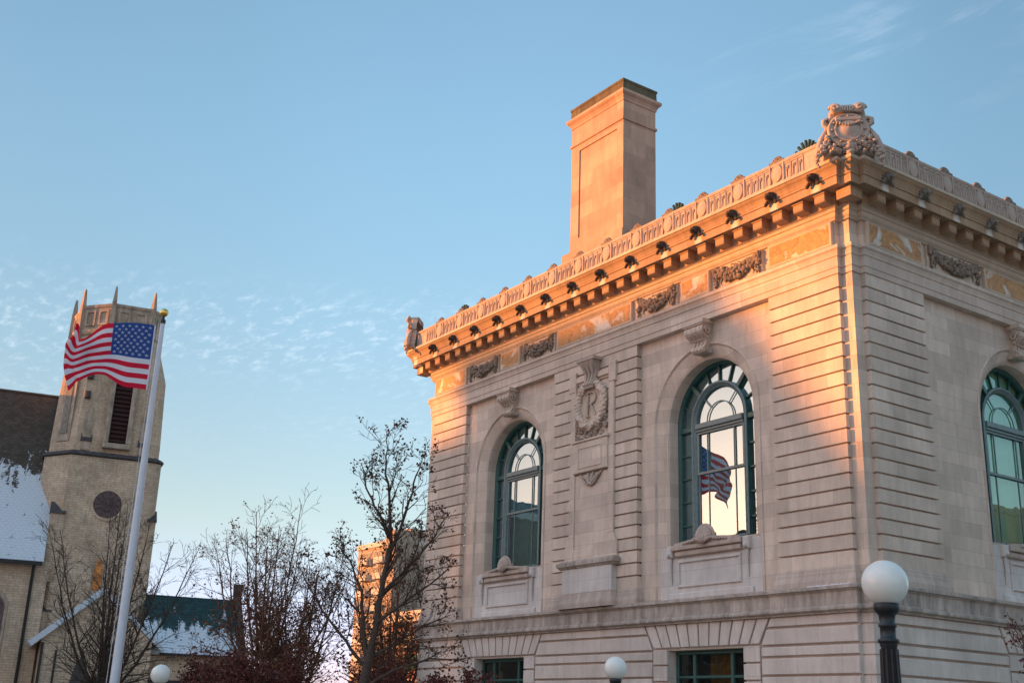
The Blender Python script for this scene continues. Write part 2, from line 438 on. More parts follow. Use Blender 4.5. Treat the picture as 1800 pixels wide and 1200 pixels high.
# modillions
def modillion():
    m = MB()
    y0, y1 = -D - .49, -D - .19
    # stepped bracket seen from the side, extruded across its width
    prof = [(y0, 14.13), (y0 + .02, 14.10), (y0 + .10, 14.085), (y1 - .04, 14.075), (y1, 14.06), (y1, 14.30), (y0, 14.30)]
    w = .155
    n = len(prof)
    v = [(-w, y, z) for y, z in prof] + [(w, y, z) for y, z in prof]
    f = [list(range(n)), list(range(2 * n - 1, n - 1, -1))] + [(i, n + i, n + (i + 1) % n, (i + 1) % n) for i in range(n)]
    m.add(v, [list(reversed(q)) for q in f], False)
    m.box(-w - .025, w + .025, y0 - .025, y1, 14.302, 14.355)
    return m
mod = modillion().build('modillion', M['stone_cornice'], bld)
MODX = [-.35 - .6865 * k for k in range(28)]
F2M = Matrix.Translation((0, W, 0)) @ Matrix.Rotation(pi / 2, 4, 'Z')
def place(proto, xs, first_used=False, f2=None):
    for i, x in enumerate(xs):
        o = proto if (i == 0 and not first_used) else proto.copy()
        if o is not proto: COL.objects.link(o); o.parent = bld
        o.matrix_basis = Matrix.Translation((x, 0, 0))
    for y in (f2 or []):
        o = proto.copy(); COL.objects.link(o); o.parent = bld
        o.matrix_basis = F2M @ Matrix.Translation((y - W, 0, 0))
place(mod, MODX, f2=[.5 + .71 * k for k in range(26)])
mb = MB(); mb.box(.06, .49, -.49, -.06, 14.07, 14.355); part('corner_bracket', mb, M['stone_cornice'])
mb = MB(); mb.box(-W - .49, -W - .06, -.49, -.06, 14.07, 14.355); part('corner_bracket', mb, M['stone_cornice'])

# lion-head spouts
def lion():
    m = MB(); y = -D - .66; z = 14.70
    m.ball((0, y - .06, z), .125, 2, .25, 3, (1.0, .9, 1.1))
    for k in range(11):                                    # mane locks
        a = 2 * pi * k / 11 + .2
        m.ball((.125 * cos(a), y - .02, z + .01 + .125 * sin(a)), .055, 1, .5, k, (1, .8, 1.1))
    m.ball((0, y - .17, z - .045), .065, 2, .2, 5, (1.0, 1.1, .85))      # muzzle
    m.ball((0, y - .185, z - .105), .045, 1, .2, 6, (1.1, .9, .6))      # jaw
    for sx in (-1, 1):
        m.ball((sx * .05, y - .15, z + .045), .032, 1, .1, 7)            # brow
        m.ball((sx * .10, y - .06, z + .115), .035, 1, .1, 8)            # ear
    m.xform(Matrix.Translation((0, y, z)) @ Matrix.Diagonal((1.0, 1.08, 1.0, 1)) @ Matrix.Translation((0, -y, -z)))
    for sx in (-1, 1):
        for k in range(4): m.ball((sx * (.10 + .025 * k), y - .05, z - .09 - .03 * k), .05, 1, .5, k + 3)
    return m
lionp = lion().build('lion_head', M['lion'], bld)
place(lionp, [-.35 - 1.373 * k for k in range(14)])
lionq = lion().build('lion_head', M['lion_pale'], bld)
for k in range(13):
    o = lionq if k == 0 else lionq.copy()
    if k: COL.objects.link(o)
    o.matrix_basis = F2M @ Matrix.Translation((.5 + 1.42 * k - W, 0, 0))

# parapet cresting
PO = .66
def ring(o0, o1): return o0, o1
mb = MB()
mb.sweep(OUT, [(PO - .04, 14.98), (PO, 14.98), (PO, 15.04), (PO - .022, 15.055), (PO - .022, 15.51), (PO, 15.52), (PO + .015, 15.56), (PO + .015, 15.60), (PO - .02, 15.62), (PO - .16, 15.62), (PO - .16, 14.98)], True)
part('parapet', mb, M['stone_carved'])
def crest_panels(xs):
    m = MB(); y = -D - PO
    for x in xs:
        w = .105
        m.bbox(x - w, x - w + .028, y + .001, y + .06, 15.06, 15.505, .006)
        m.bbox(x + w - .028, x + w, y + .001, y + .06, 15.06, 15.505, .006)
        m.bbox(x - w + .028, x + w - .028, y + .001, y + .06, 15.46, 15.505, .006)
        m.tube([(x - .02, y + .015, 15.08), (x - .02, y + .005, 15.34), (x + .03, y, 15.38), (x + .035, y + .005, 15.32), (x + .0, y + .01, 15.30)], .018, 5)
    return m
xs = []
OV = [-1.53 - 1.363 * k for k in range(13)]
for i in range(len(OV) + 1):
    a = OV[i - 1] if i > 0 else -.35 + .15
    b = OV[i] if i < len(OV) else -W + .35
    for k in range(4):
        t = (k + .5) / 4; w0 = a - .24; w1 = b + .24
        x = w0 + (w1 - w0) * t
        if -W + .2 < x < -.55: part('parapet_panelling', crest_panels([x]), M['stone_carved'])
OV2 = [1.6 + 1.41 * k for k in range(12)]
xs2 = []
for i in range(11):
    a = OV2[i - 1] if i > 0 else .3
    for k in range(4):
        y = a + .24 + (OV2[i] - a - .48) * (k + .5) / 4
        if y > .6:
            o = crest_panels([y - W]).build('parapet_panelling', M['stone_carved'], bld); o.matrix_basis = F2M
def oval():
    m = MB(); y = -D - PO; z = 15.29; n = 24
    ringpts = []
    for (s, yy) in ((1.0, y + .05), (1.0, y - .015), (.93, y - .03), (.86, y - .01), (.80, y - .015), (.5, y - .035), (.02, y - .042)):
        ringpts.append([(.185 * s * cos(2 * pi * k / n), yy, z + .235 * s * sin(2 * pi * k / n)) for k in range(n)])
    m.loft(ringpts, False, True)
    for sx in (-1, 1):
        m.box(sx * .225 - .02, sx * .225 + .02, y - .02, y + .05, 15.05, 15.56)
    return m
def acroterion():
    m = MB(); y = -D - PO
    for k in range(7):                                       # small shell on the coping
        a = pi * (k + .5) / 7
        m.ball((.135 * cos(a), y + .05, 15.63 + .11 * sin(a)), .055, 1, .3, k, (.9, 1.1, 1.1))
    m.ball((0, y + .04, 15.65), .085, 1, .2, 4)
    m.box(-.24, .24, y - .02, y + .12, 15.585, 15.645)
    return m
ov = oval().build('parapet_oval', M['stone_carved'], bld)
ac = acroterion().build('acroterion', M['stone_dirty'], bld)
place(ov, OV, f2=OV2); place(ac, OV, f2=OV2)

# roof behind the parapet, copper fans on it
mb = MB(); mb.box(-W - .4, .4, -.4, W + .4, 14.7, 15.02); part('flat_roof', mb, M['roofing'])
def fan():
    m = MB()
    for k in range(9):
        a = pi * (k + .5) / 9
        m.tube([(0, 0, 0), (.26 * cos(a), 0, .10 + .26 * sin(a)), (.40 * cos(a), -.02, .12 + .42 * sin(a))], [.03, .05, .045], 5)
    m.box(-.3, .3, -.08, .08, -1.4, .06)
    return m
fn = fan().build('copper_fan', M['copper'], bld); fn.location = (-1.62, .5, 16.16)
for p in ((-6.63, .5, 16.14), (-18.3, .5, 16.14)):
    c = fn.copy(); COL.objects.link(c); c.location = p

# --- frieze panels -----------------------------------------------------------
def mirror(x): return -W - x
half = [('m', -2.53, -.37), ('g', -4.53, -2.69), ('m', -5.82, -4.62), ('g', -7.70, -5.94)]
spans = list(half) + [(t, mirror(b), mirror(a)) for t, a, b in half] + [('m', -11.55, -7.86)]
def garland(x0, x1):
    m = MB(); r = random.Random(int(-x0 * 100)); y = -D; w = x1 - x0
    n = 30
    for k in range(n):                                        # swag of fruit
        t = (k + .5) / n; x = x0 + .22 + (w - .44) * t
        sag = 4 * t * (1 - t)
        th = .05 + .085 * sag
        for q in range(5):
            m.ball((x + r.uniform(-.03, .03), y - .04 - .10 * sag * r.random(), 13.60 - .24 * sag + r.uniform(-th, th) * 1.35), r.uniform(.04, .085), 1, .45, r.random() * 9)
    for sx in (x0 + .15, x1 - .15):                           # hanging drops and knots
        for q in range(26):
            t = q / 26
            m.ball((sx + r.uniform(-.09, .09) * (1 - abs(t - .45)), y - .05 - .04 * r.random(), 13.70 - .56 * t), r.uniform(.035, .068) * (1.15 - .5 * t), 1, .4, r.random() * 9)
        m.tube([(sx - .09, y - .02, 13.66), (sx - .05, y - .07, 13.72), (sx + .05, y - .07, 13.72), (sx + .09, y - .02, 13.64)], .03, 5)
    for k in range(10):                                       # ribbon ends
        t = r.random(); x = x0 + .3 + (w - .6) * t
        m.tube([(x, y + .0, 13.66), (x + .06, y - .04, 13.70 - .1 * r.random()), (x + .14, y, 13.66 - .06 * r.random())], .018, 4)
    for sx in (-1, 1):
        xb = (x0 + .33) if sx < 0 else (x1 - .33)
        m.tube([(xb, y - .02, 13.5), (xb - sx * .05, y - .05, 13.35), (xb + sx * .02, y - .03, 13.25), (xb - sx * .03, y - .02, 13.17)], [.03, .025, .02, .008], 4)
    return m
SIDE = [('m', .42, 2.62), ('g', 2.80, 5.05), ('m', 5.22, 8.18), ('g', 8.35, 11.04), ('m', 11.21, 14.17), ('g', 14.34, 16.59), ('m', 16.77, 18.97)]
def frieze(t, a, b, side):
    if t == 'm':
        mb = MB(); mb.bbox(a + .03, b - .03, -D - .055, -D + .055, 13.112, 13.748, .02)
        mb.cur = 1; mb.box(a + .10, b - .10, -D - .0585, -D - .053, 13.18, 13.69)
        o = part('marble_panel', mb, [M['stone_bed'], M['marble']])
    else:
        mb = MB(); mb.bbox(a + .02, b - .02, -D - .02, -D + .055, 13.112, 13.748, .02)
        o = part('garland_panel', mb, M['stone_bed'])
        garland(a, b).build('garland', M['stone_dirty'], o)
    if side: o.matrix_basis = F2M
for t, a, b in spans: frieze(t, a, b, False)
for t, a, b in SIDE: frieze(t, a - W, b - W, True)

# --- upper storey walls --------------------------------------------------------
JZ = [12.36 - .35 * k for k in range(21)]
def groove_prof(z0, z1, joints, g=.024, dp=.075):
    pr = [(0, z0)]
    for z in sorted(joints):
        if z0 + .03 < z < z1 - .03: pr += [(0, z - g), (-dp, z - g * .6), (-dp, z + g * .6), (0, z + g)]
    pr.append((0, z1)); return pr
WY = .03                                                     # plane of the plain wall behind the pilasters
PIL = [(-2.57, -.31, 0.0), (-11.69, -7.70, WY), (-W + .31, -W + 2.57, 0.0)]
for (a, b, back) in PIL:
    mb = MB()
    pth = [(a, WY + .01), (a, -D), (b, -D), (b, (0.0 if b > -.5 else WY) + .01)]
    if a < -W + .5: pth[0] = (a, .01)
    mb.sweep(pth, groove_prof(5.36, 12.365, JZ[1:-1]))
    part('rusticated_pilaster', mb, M['stone'], copy='end' if abs(a + 9.7) > 3 else None)
    mb = MB()
    mb.sweep(pth, [(0, 5.36), (.01, 5.352), (.03, 5.33), (.035, 5.27), (.05, 5.25), (.055, 5.18), (.085, 5.10), (.10, 5.06), (.10, 4.93)])
    part('pilaster_base', mb, M['stone_foot'], copy='end' if abs(a + 9.7) > 3 else None)
# corner strips
for (cx, cy) in ((0, 0), (-W, 0), (0, W), (-W, W)):
    sx = -1 if cx == 0 else 1; sy = 1 if cy == 0 else -1
    x0, x1 = sorted((cx, cx + sx * (SN + .05))); y0, y1 = sorted((cy, cy + sy * (SN + .05)))
    mb = MB(); mb.box(x0, x1, y0, y1, 4.93, 12.37); part('corner_strip', mb, M['stone'])

ARC = 9.78; RO = 2.0
WX = [-5.135, -14.255]
def archpts(cx, r, zb, n=28):
    p = [(cx - r, zb)]
    for k in range(n + 1):
        a = pi - pi * k / n; p.append((cx + r * cos(a), ARC + r * sin(a)))
    p.append((cx + r, zb)); return p
def arch_sweep(m, cx, prof, zb, n=28, smooth=True):
    """prof: (radius, y) rows, front to back"""
    rows = [[(x, y, z) for x, z in archpts(cx, r, zb, n)] for r, y in prof]
    k = len(rows[0]); vs = [p for r in rows for p in r]; fs = []
    for i in range(len(rows) - 1):
        for j in range(k - 1): fs.append((i * k + j, (i + 1) * k + j, (i + 1) * k + j + 1, i * k + j + 1))
    m.add(vs, fs, smooth)
def archwall(cx, x0, x1, zb, zt):
    m = MB(); p = archpts(cx, RO, zb, 28)
    m.quad((x0, WY, zb), (cx - RO, WY, zb), (cx - RO, WY, zt), (x0, WY, zt))
    m.quad((cx + RO, WY, zb), (x1, WY, zb), (x1, WY, zt), (cx + RO, WY, zt))
    for i in range(1, len(p) - 2):
        a, b = p[i], p[i + 1]
        m.quad((a[0], WY, a[1]), (b[0], WY, b[1]), (b[0], WY, zt), (a[0], WY, zt))
    return m
def keystone(cx):
    m = MB()
    prof = [(WY, 12.20), (-.32, 12.20), (-.36, 12.13), (-.36, 12.04), (-.31, 11.96), (-.20, 11.89), (-.13, 11.81), (-.12, 11.74), (-.17, 11.67), (-.22, 11.60), (-.21, 11.53), (-.14, 11.48), (WY + .1, 11.50)]
    def hw(z): return .23 + .14 * min(1, max(0, (z - 11.6) / .55))
    L = [(cx - hw(z), y, z) for y, z in prof]; R = [(cx + hw(z), y, z) for y, z in prof]; n = len(prof)
    m.add(L + R, [(i, i + 1, n + i + 1, n + i) for i in range(n - 1)], False)
    m.add(L, [list(range(n - 1, -1, -1))], False); m.add(R, [list(range(n))], False)
    m.box(cx - .43, cx + .43, -.40, WY, 12.24, 12.355)
    m.box(cx - .40, cx + .40, -.37, WY, 12.20, 12.239)
    for q in (-.26, -.09, .09, .26):                              # flutes
        m.tube([(cx + q, -.33, 12.17), (cx + q, -.362, 12.09), (cx + q * .98, -.33, 11.97), (cx + q * .9, -.21, 11.89)], .028, 6)
    for sx in (-1, 1):                                          # volutes on the cheeks
        x = cx + sx * .365
        m.tube([(x + sx * .012, -.18 - .12 * cos(a) * (1 - a / 14), 12.06 + .13 * sin(a) * (1 - a / 14)) for a in [k * .6 for k in range(18)]], .028, 5)
        x = cx + sx * .235
        m.tube([(x + sx * .012, -.12 - .08 * cos(a) * (1 - a / 12), 11.58 + .10 * sin(a) * (1 - a / 12)) for a in [k * .6 for k in range(16)]], .025, 5)
    for q in (-.14, 0, .14): m.tube([(cx + q, -.13, 11.78), (cx + q, -.20, 11.65), (cx + q, -.215, 11.54)], [.025, .04, .035], 6)
    for k in range(9):
        a = k / 8
        m.ball((cx - .33 + .66 * a, -.17 + .08 * abs(a - .5), 11.88 - .05 * sin(a * pi)), .042, 1, .4, k)
    return m
def apron(cx):
    m = MB(); y = .09
    m.box(cx - 1.86, cx + 1.86, y, .66, 4.95, 6.36)
    m.bbox(cx - 1.57, cx + 1.57, y - .05, y + .002, 4.95, 5.14, .02)
    # moulded frame with sunk panel
    for (a, b, c, d) in ((-1.16, 1.16, 5.28, 5.36), (-1.16, 1.16, 5.92, 6.0)): m.bbox(cx + a, cx + b, y - .045, y + .002, c, d, .015)
    for s in (-1, 1): m.bbox(cx + s * 1.12 - .04, cx + s * 1.12 + .04, y - .045, y + .002, 5.361, 5.919, .015)
    for s in (-1, 1):                                          # bracket pendants
        m.bbox(cx + s * 1.40 - .11, cx + s * 1.40 + .11, y - .12, y + .002, 6.08, 6.38, .03)
        m.ball((cx + s * 1.40, y - .10, 6.16), .085, 1, .3, 2)
        m.tube([(cx + s * 1.40, y - .03, 6.08), (cx + s * 1.40, y - .05, 5.8), (cx + s * 1.40, y - .03, 5.5), (cx + s * 1.40, y - .01, 5.38)], [.05, .035, .03, .02], 6)
    return m
def sill(cx):
    m = MB(); y = .09
    m.bbox(cx - 1.28, cx + 1.28, y - .16, .66, 6.24, 6.36, .02)
    m.bbox(cx - 1.22, cx + 1.22, y - .10, y, 6.08, 6.235, .03)
    m.box(cx - 1.72, cx + 1.72, y + .06, .66, 6.362, 6.43)
    m.prism([(cx - 1.24, 6.36), (cx + 1.24, 6.36), (cx + 1.16, 6.43), (cx + .4, 6.50), (cx - .4, 6.50), (cx - 1.16, 6.43)], y - .13, y + .02)
    return m
def shell(cx):
    m = MB(); y = -.02; n = 11
    for k in range(n):
        a = pi * (k + .5) / n
        m.tube([(cx, y - .10, 6.36), (cx + .2 * cos(a), y - .12, 6.42 + .22 * sin(a)), (cx + .31 * cos(a), y - .05, 6.42 + .36 * sin(a))], [.05, .06, .055], 5)
    m.ball((cx, y - .13, 6.45), .12, 2, .2, 2, (1, .7, 1.2))
    m.tube([(cx + .34 * cos(pi * k / 16), y - .02, 6.40 + .41 * sin(pi * k / 16)) for k in range(17)], .045, 6)
    for s in (-1, 1):
        for k in range(5): m.ball((cx + s * (.38 + .10 * k), y - .06, 6.44 - .012 * k), .065 - .008 * k, 1, .4, k)
    m.box(cx - .3, cx + .3, y - .04, y + .1, 6.36, 6.6)
    return m

def arched_window(cx):
    FY = .60
    f = MB(); zs = 6.43
    arch_sweep(f, cx, [(1.60, FY - .06), (1.555, FY - .06), (1.545, FY - .045), (1.50, FY - .04), (1.50, FY + .08)], zs)
    f.box(cx - 1.56, cx + 1.56, FY - .03, FY + .12, zs, zs + .10)
    # inner arch and mullion posts
    arch_sweep(f, cx, [(1.05, FY + .08), (1.05, FY - .07)], zs + .1)
    f.cur = 1
    arch_sweep(f, cx, [(1.05, FY - .07), (1.03, FY - .09), (.985, FY - .09), (.97, FY - .07)], zs + .1)
    arch_sweep(f, cx, [(.97, FY - .07), (.945, FY - .04), (.90, FY - .03), (.885, FY - .01), (.885, FY + .06)], zs + .1)
    # transom
    f.bbox(cx - .886, cx + .886, FY - .095, FY + .08, 9.60, 9.76, .02)
    f.bbox(cx - .886, cx + .886, FY - .05, FY + .08, 9.53, 9.598, .01)
    f.cur = 0
    for s in (-1, 1):
        f.bbox(min(cx + s * 1.04, cx + s * 1.51), max(cx + s * 1.04, cx + s * 1.51), FY - .05, FY + .06, 9.58, 9.74, .02)
        for k in range(1, 5):
            z = 9.58 - .645 * k
            f.box(min(cx + s * 1.04, cx + s * 1.51), max(cx + s * 1.04, cx + s * 1.51), FY - .01, FY + .05, z - .025, z + .025)
    for k, a in enumerate((22, 47, 70, 90, 110, 133, 158)):       # bars of the outer ring
        a = radians(a); big = k in (1, 5); w = .055 if big else .022
        c, s_ = cos(a), sin(a)
        y0 = FY - (.06 if big else .01)
        q = [(cx + 1.04 * c + w * s_, ARC + 1.04 * s_ - w * c), (cx + 1.505 * c + w * s_, ARC + 1.505 * s_ - w * c), (cx + 1.505 * c - w * s_, ARC + 1.505 * s_ + w * c), (cx + 1.04 * c - w * s_, ARC + 1.04 * s_ + w * c)]
        f.prism(q, y0, FY + .05)
    win = part('arched_window', f, [M['green_paint'], M['sash_sheen_paint']], copy=cx)
    s = MB(); y = FY + .0
    # fanlight bars
    arch2 = [(cx + .50 * cos(pi * k / 16), FY + .01, ARC + .50 * sin(pi * k / 16)) for k in range(17)]
    s.tube(arch2, .018, 4, False)
    for a in (48, 90, 132)[::2]:
        a = radians(a); s.tube([(cx + .5 * cos(a), FY + .01, ARC + .5 * sin(a)), (cx + .89 * cos(a), FY + .01, ARC + .89 * sin(a))], .016, 4, False)
    # upper and lower sash
    for (z0, z1, yy) in ((8.34, 9.53, FY + .0), (zs + .1, 8.40, FY + .035)):
        for sx in (-1, 1):
            s.box(min(cx + sx * .885, cx + sx * .825), max(cx + sx * .885, cx + sx * .825), yy - .01, yy + .045, z0, z1)
            s.box(cx + sx * .50 - .014, cx + sx * .50 + .014, yy + .0, yy + .035, z0, z1)
        s.box(cx - .824, cx + .824, yy - .01, yy + .045, z1 - .06, z1)
        s.box(cx - .824, cx + .824, yy - .01, yy + .045, z0, z0 + .07)
    s.build('sash', M['sash_sheen_paint'], win)
    g = MB(); gy = FY + .052
    p = archpts(cx, 1.54, zs)
    g.add([(x, gy, z) for x, z in p], [list(range(len(p)))[::-1]], False)
    g.build('glass', M['glass'], win)
    return win
def blind(cx, zlow, mat):
    m = MB(); y = .80
    n = 24
    for k in range(n):
        x0 = cx - 1.5 + 3.0 * k / n; x1 = x0 + 3.0 / n; d0 = .012 * (k % 2); d1 = .012 * ((k + 1) % 2)
        m.quad((x0, y + d0, zlow), (x1, y + d1, zlow), (x1, y + d1, 11.4), (x0, y + d0, 11.4))
    return m
BAY = [(-7.71, -2.56), (-W + 2.56, -W + 7.71)]
for i, cx in enumerate(WX):
    part('bay_wall', archwall(cx, BAY[i][0], BAY[i][1], 4.93, 12.37), M['stone'])
    mb = MB()
    arch_sweep(mb, cx, [(2.0, WY), (1.995, WY - .03), (1.965, WY - .035), (1.945, WY - .005), (1.93, WY + .03), (1.90, WY + .035), (1.885, WY + .03), (1.69, .20), (1.675, .195), (1.66, .215), (1.60, .215), (1.595, .225), (1.595, .66)], 4.93, 32)
    part('window_surround', mb, M['stone'], copy=cx)
    part('keystone', keystone(cx), M['stone'], copy=cx)
    part('apron', apron(cx), M['stone_light'] if i == 0 else M['stone_light'], copy=cx)
    part('window_sill', sill(cx), M['stone_carved'], copy=cx)
    part('sill_shell', shell(cx), M['stone_carved'], copy=cx)
    w = arched_window(cx)
    blind(cx, 6.5 if i == 1 else 7.0, None).build('blind', M['blind'], w)

# dark rooms behind the glass
mb = MB(); mb.box(-W + .9, -.9, 1.3, W - 1.3, 4.95, 12.3); part('inner_room', mb, M['room'])

# --- centre pier -----------------------------------------------------------------
CX = -9.695
def centre():
    m = MB(); y = -D; f = -D - .07
    for s in (-1, 1):
        a, b = sorted((CX + s * .78, CX + s * 1.03)); m.bbox(a, b, f, y, 7.0, 11.48, .015)
        a, b = sorted((CX + s * .78, CX + s * 1.11)); m.bbox(a, b, f - .01, y, 11.481, 12.10, .015)
        # flared foot
        p = [(CX + s * .78, 6.32), (CX + s * 1.20, 6.32), (CX + s * 1.19, 6.72), (CX + s * 1.11, 6.86), (CX + s * 1.03, 7.0), (CX + s * .78, 7.0)]
        m.prism(p if s > 0 else p[::-1], f, y)
    m.bbox(CX - .779, CX + .779, f - .0, y, 11.75, 11.92, .015)
    m.bbox(CX - .779, CX + .779, f + .035, y, 6.66, 8.86, .01)     # long sunk panel
    m.bbox(CX - .779, CX + .779, f, y, 6.32, 6.655, .012)
    return m
part('centre_panel', centre(), M['stone'])
mb = MB()
mb.bbox(CX - .80, CX + .80, -D - .13, -D, 8.90, 9.82, .02)
mb.bbox(CX - .86, CX + .86, -D - .16, -D, 9.825, 9.90, .02)
for (a, b, c, d) in ((-.56, .56, 9.02, 9.06), (-.56, .56, 9.62, 9.66)): mb.bbox(CX + a, CX + b, -D - .15, -D - .129, c, d, .008)
for s in (-1, 1): mb.bbox(CX + s * .54 - .02, CX + s * .54 + .02, -D - .15, -D - .129, 9.061, 9.619, .008)
part('tablet', mb, M['stone'])
mb = MB()
rr = random.Random(5)
for s in (-1, 1):
    for k in range(9):
        t = k / 8; mb.ball((CX + s * (.04 + .42 * t), -D - .09, 8.52 + .30 * t ** .7 + rr.uniform(-.02, .02)), .06 - .025 * t, 1, .5, k)
    mb.tube([(CX, -D - .08, 8.48), (CX + s * .2, -D - .1, 8.55), (CX + s * .42, -D - .08, 8.78), (CX + s * .5, -D - .06, 8.86)], [.03, .03, .025, .03], 5)
    mb.tube([(CX + s * .12, -D - .07, 8.86), (CX + s * .1, -D - .11, 8.72), (CX, -D - .09, 8.5)], .03, 5)
part('carved_drop', mb, M['stone_carved'])
mb = MB(); zc = 10.93                                           # wreath, disc
for k in range(40):
    a = 2 * pi * k / 40
    for q in range(3):
        b = q * 2 * pi / 3 + k * .5
        R_ = .62 + .085 * cos(b)
        mb.ball((CX + R_ * cos(a) * 1.0, -D - .11 - .07 * sin(b), zc + R_ * sin(a) * 1.08), .072, 1, .3, k + q * 7, (1, .75, 1))
mb.tube([(CX + .62 * cos(2 * pi * k / 40), -D - .10, zc + .67 * sin(2 * pi * k / 40)) for k in range(41)], .10, 8)
part('wreath', mb, M['stone'])
mb = MB(); n = 32
mb.loft([[(CX + .56 * s * cos(2 * pi * k / n), yy, zc + .60 * s * sin(2 * pi * k / n)) for k in range(n)] for s, yy in ((1, -D), (1, -D - .07), (.75, -D - .085), (.72, -D - .07), (.0, -D - .07))], False, False)
part('medallion_disc', mb, M['stone_bed'])
def letter_R():
    m = MB(); y = -D - .085
    def st(pts, r): m.tube([(CX + x * 1.12, y - .02, zc + z * 1.12) for x, z in pts], r, 6)
    st([(-.14, -.30), (-.13, -.05), (-.12, .30)], [.03, .04, .035])
    st([(-.20, -.31), (-.14, -.32), (-.06, -.31)], .022)
    st([(-.24, .30), (-.18, .34), (-.08, .34), (.06, .34), (.17, .29), (.20, .18), (.15, .07), (.04, .02), (-.10, .02)], [.018, .024, .028, .03, .036, .04, .036, .03, .024])
    st([(-.02, .02), (.06, -.08), (.13, -.20), (.20, -.30), (.28, -.31)], [.03, .036, .038, .03, .016])
    return m
part('letter', letter_R(), M['stone_carved'])
mb = MB()                                                        # scroll above the wreath, foliage below
prof = [(-D, 12.36), (-D - .30, 12.34), (-D - .33, 12.22), (-D - .22, 12.05), (-D - .14, 11.9), (-D - .17, 11.7), (-D - .26, 11.55), (-D - .22, 11.42), (-D, 11.42)]
for s in (0,):
    def hwid(z): return .20 + .16 * max(0, (z - 11.5) / .9)
    L = [(CX - hwid(z), y, z) for y, z in prof]; R2 = [(CX + hwid(z), y, z) for y, z in prof]; n = len(prof)
    mb.add(L + R2, [(i, i + 1, n + i + 1, n + i) for i in range(n - 1)], False)
    mb.add(L, [list(range(n - 1, -1, -1))], False); mb.add(R2, [list(range(n))], False)
for q in (-.2, 0, .2): mb.tube([(CX + q * 1.3, -D - .31, 12.28), (CX + q * 1.1, -D - .25, 12.08), (CX + q * .8, -D - .16, 11.9), (CX + q * .7, -D - .2, 11.68), (CX + q * .7, -D - .26, 11.5)], .045, 6)
mb.box(CX - .42, CX + .42, -D - .36, -D, 12.262, 12.352)
part('scroll', mb, M['stone_carved'])
mb = MB()
for k in range(90):
    x = rr.uniform(-.72, .72); z = 9.93 + rr.random() * (.18 + .42 * abs(x) / .72)
    a = rr.random() * 6.28
    mb.tube([(CX + x, -D - .01, z), (CX + x + .05 * cos(a), -D - .07 - .05 * rr.random(), z + .05 * sin(a)), (CX + x + .11 * cos(a + .4), -D - .04, z + .11 * sin(a + .4))], [.02, .035, .012], 4)
part('carved_foliage', mb, M['stone_carved'])
mb = MB()
mb.sweep([(CX - 1.22, -D), (CX - 1.22, -D - .20), (CX + 1.22, -D - .20), (CX + 1.22, -D)], [(-.2, 6.33), (-.05, 6.33), (.0, 6.31), (.06, 6.27), (.09, 6.25), (.09, 6.15), (.05, 6.13), (.02, 6.09), (0, 6.07), (-.3, 6.07)])
part('pedestal_cap', mb, M['stone_streaked'])
mb = MB(); mb.bbox(CX - 1.13, CX + 1.13, -D - .20, -D - .005, 5.36, 6.07, .01)
part('pedestal', mb, M['stone_light'])
mb = MB()
mb.sweep([(CX - 1.13, -D), (CX - 1.13, -D - .20), (CX + 1.13, -D - .20), (CX + 1.13, -D)], [(-.01, 5.358), (.02, 5.34), (.03, 5.27), (.05, 5.2), (.09, 5.1), (.10, 5.06), (.10, 4.93)])
part('pedestal_base', mb, M['stone_foot'])

# --- water table, belt -------------------------------------------------------------
mb = MB()
mb.sweep(OUT, [(-.30, 4.965), (.13, 4.945), (.20, 4.92), (.205, 4.905), (.205, 4.85), (.16, 4.835), (.13, 4.80), (.115, 4.79), (.115, 4.50), (.14, 4.485), (.17, 4.45), (.17, 4.40), (.13, 4.375), (.09, 4.36), (.085, 4.325), (-.15, 4.325)][::-1], True)
part('water_table', mb, M['stone_streaked'])
mb = MB()
r3 = random.Random(3); prev = None
for k in range(14):
    x = -1.55 + k * .088; w = .03 + .03 * r3.random()
    mb.box(x, x + .089, -D - .195, -D - .195 + w + .06, 4.9255, 4.938 + .012 * r3.random())
part('ledge_snow', mb, M['snow'])

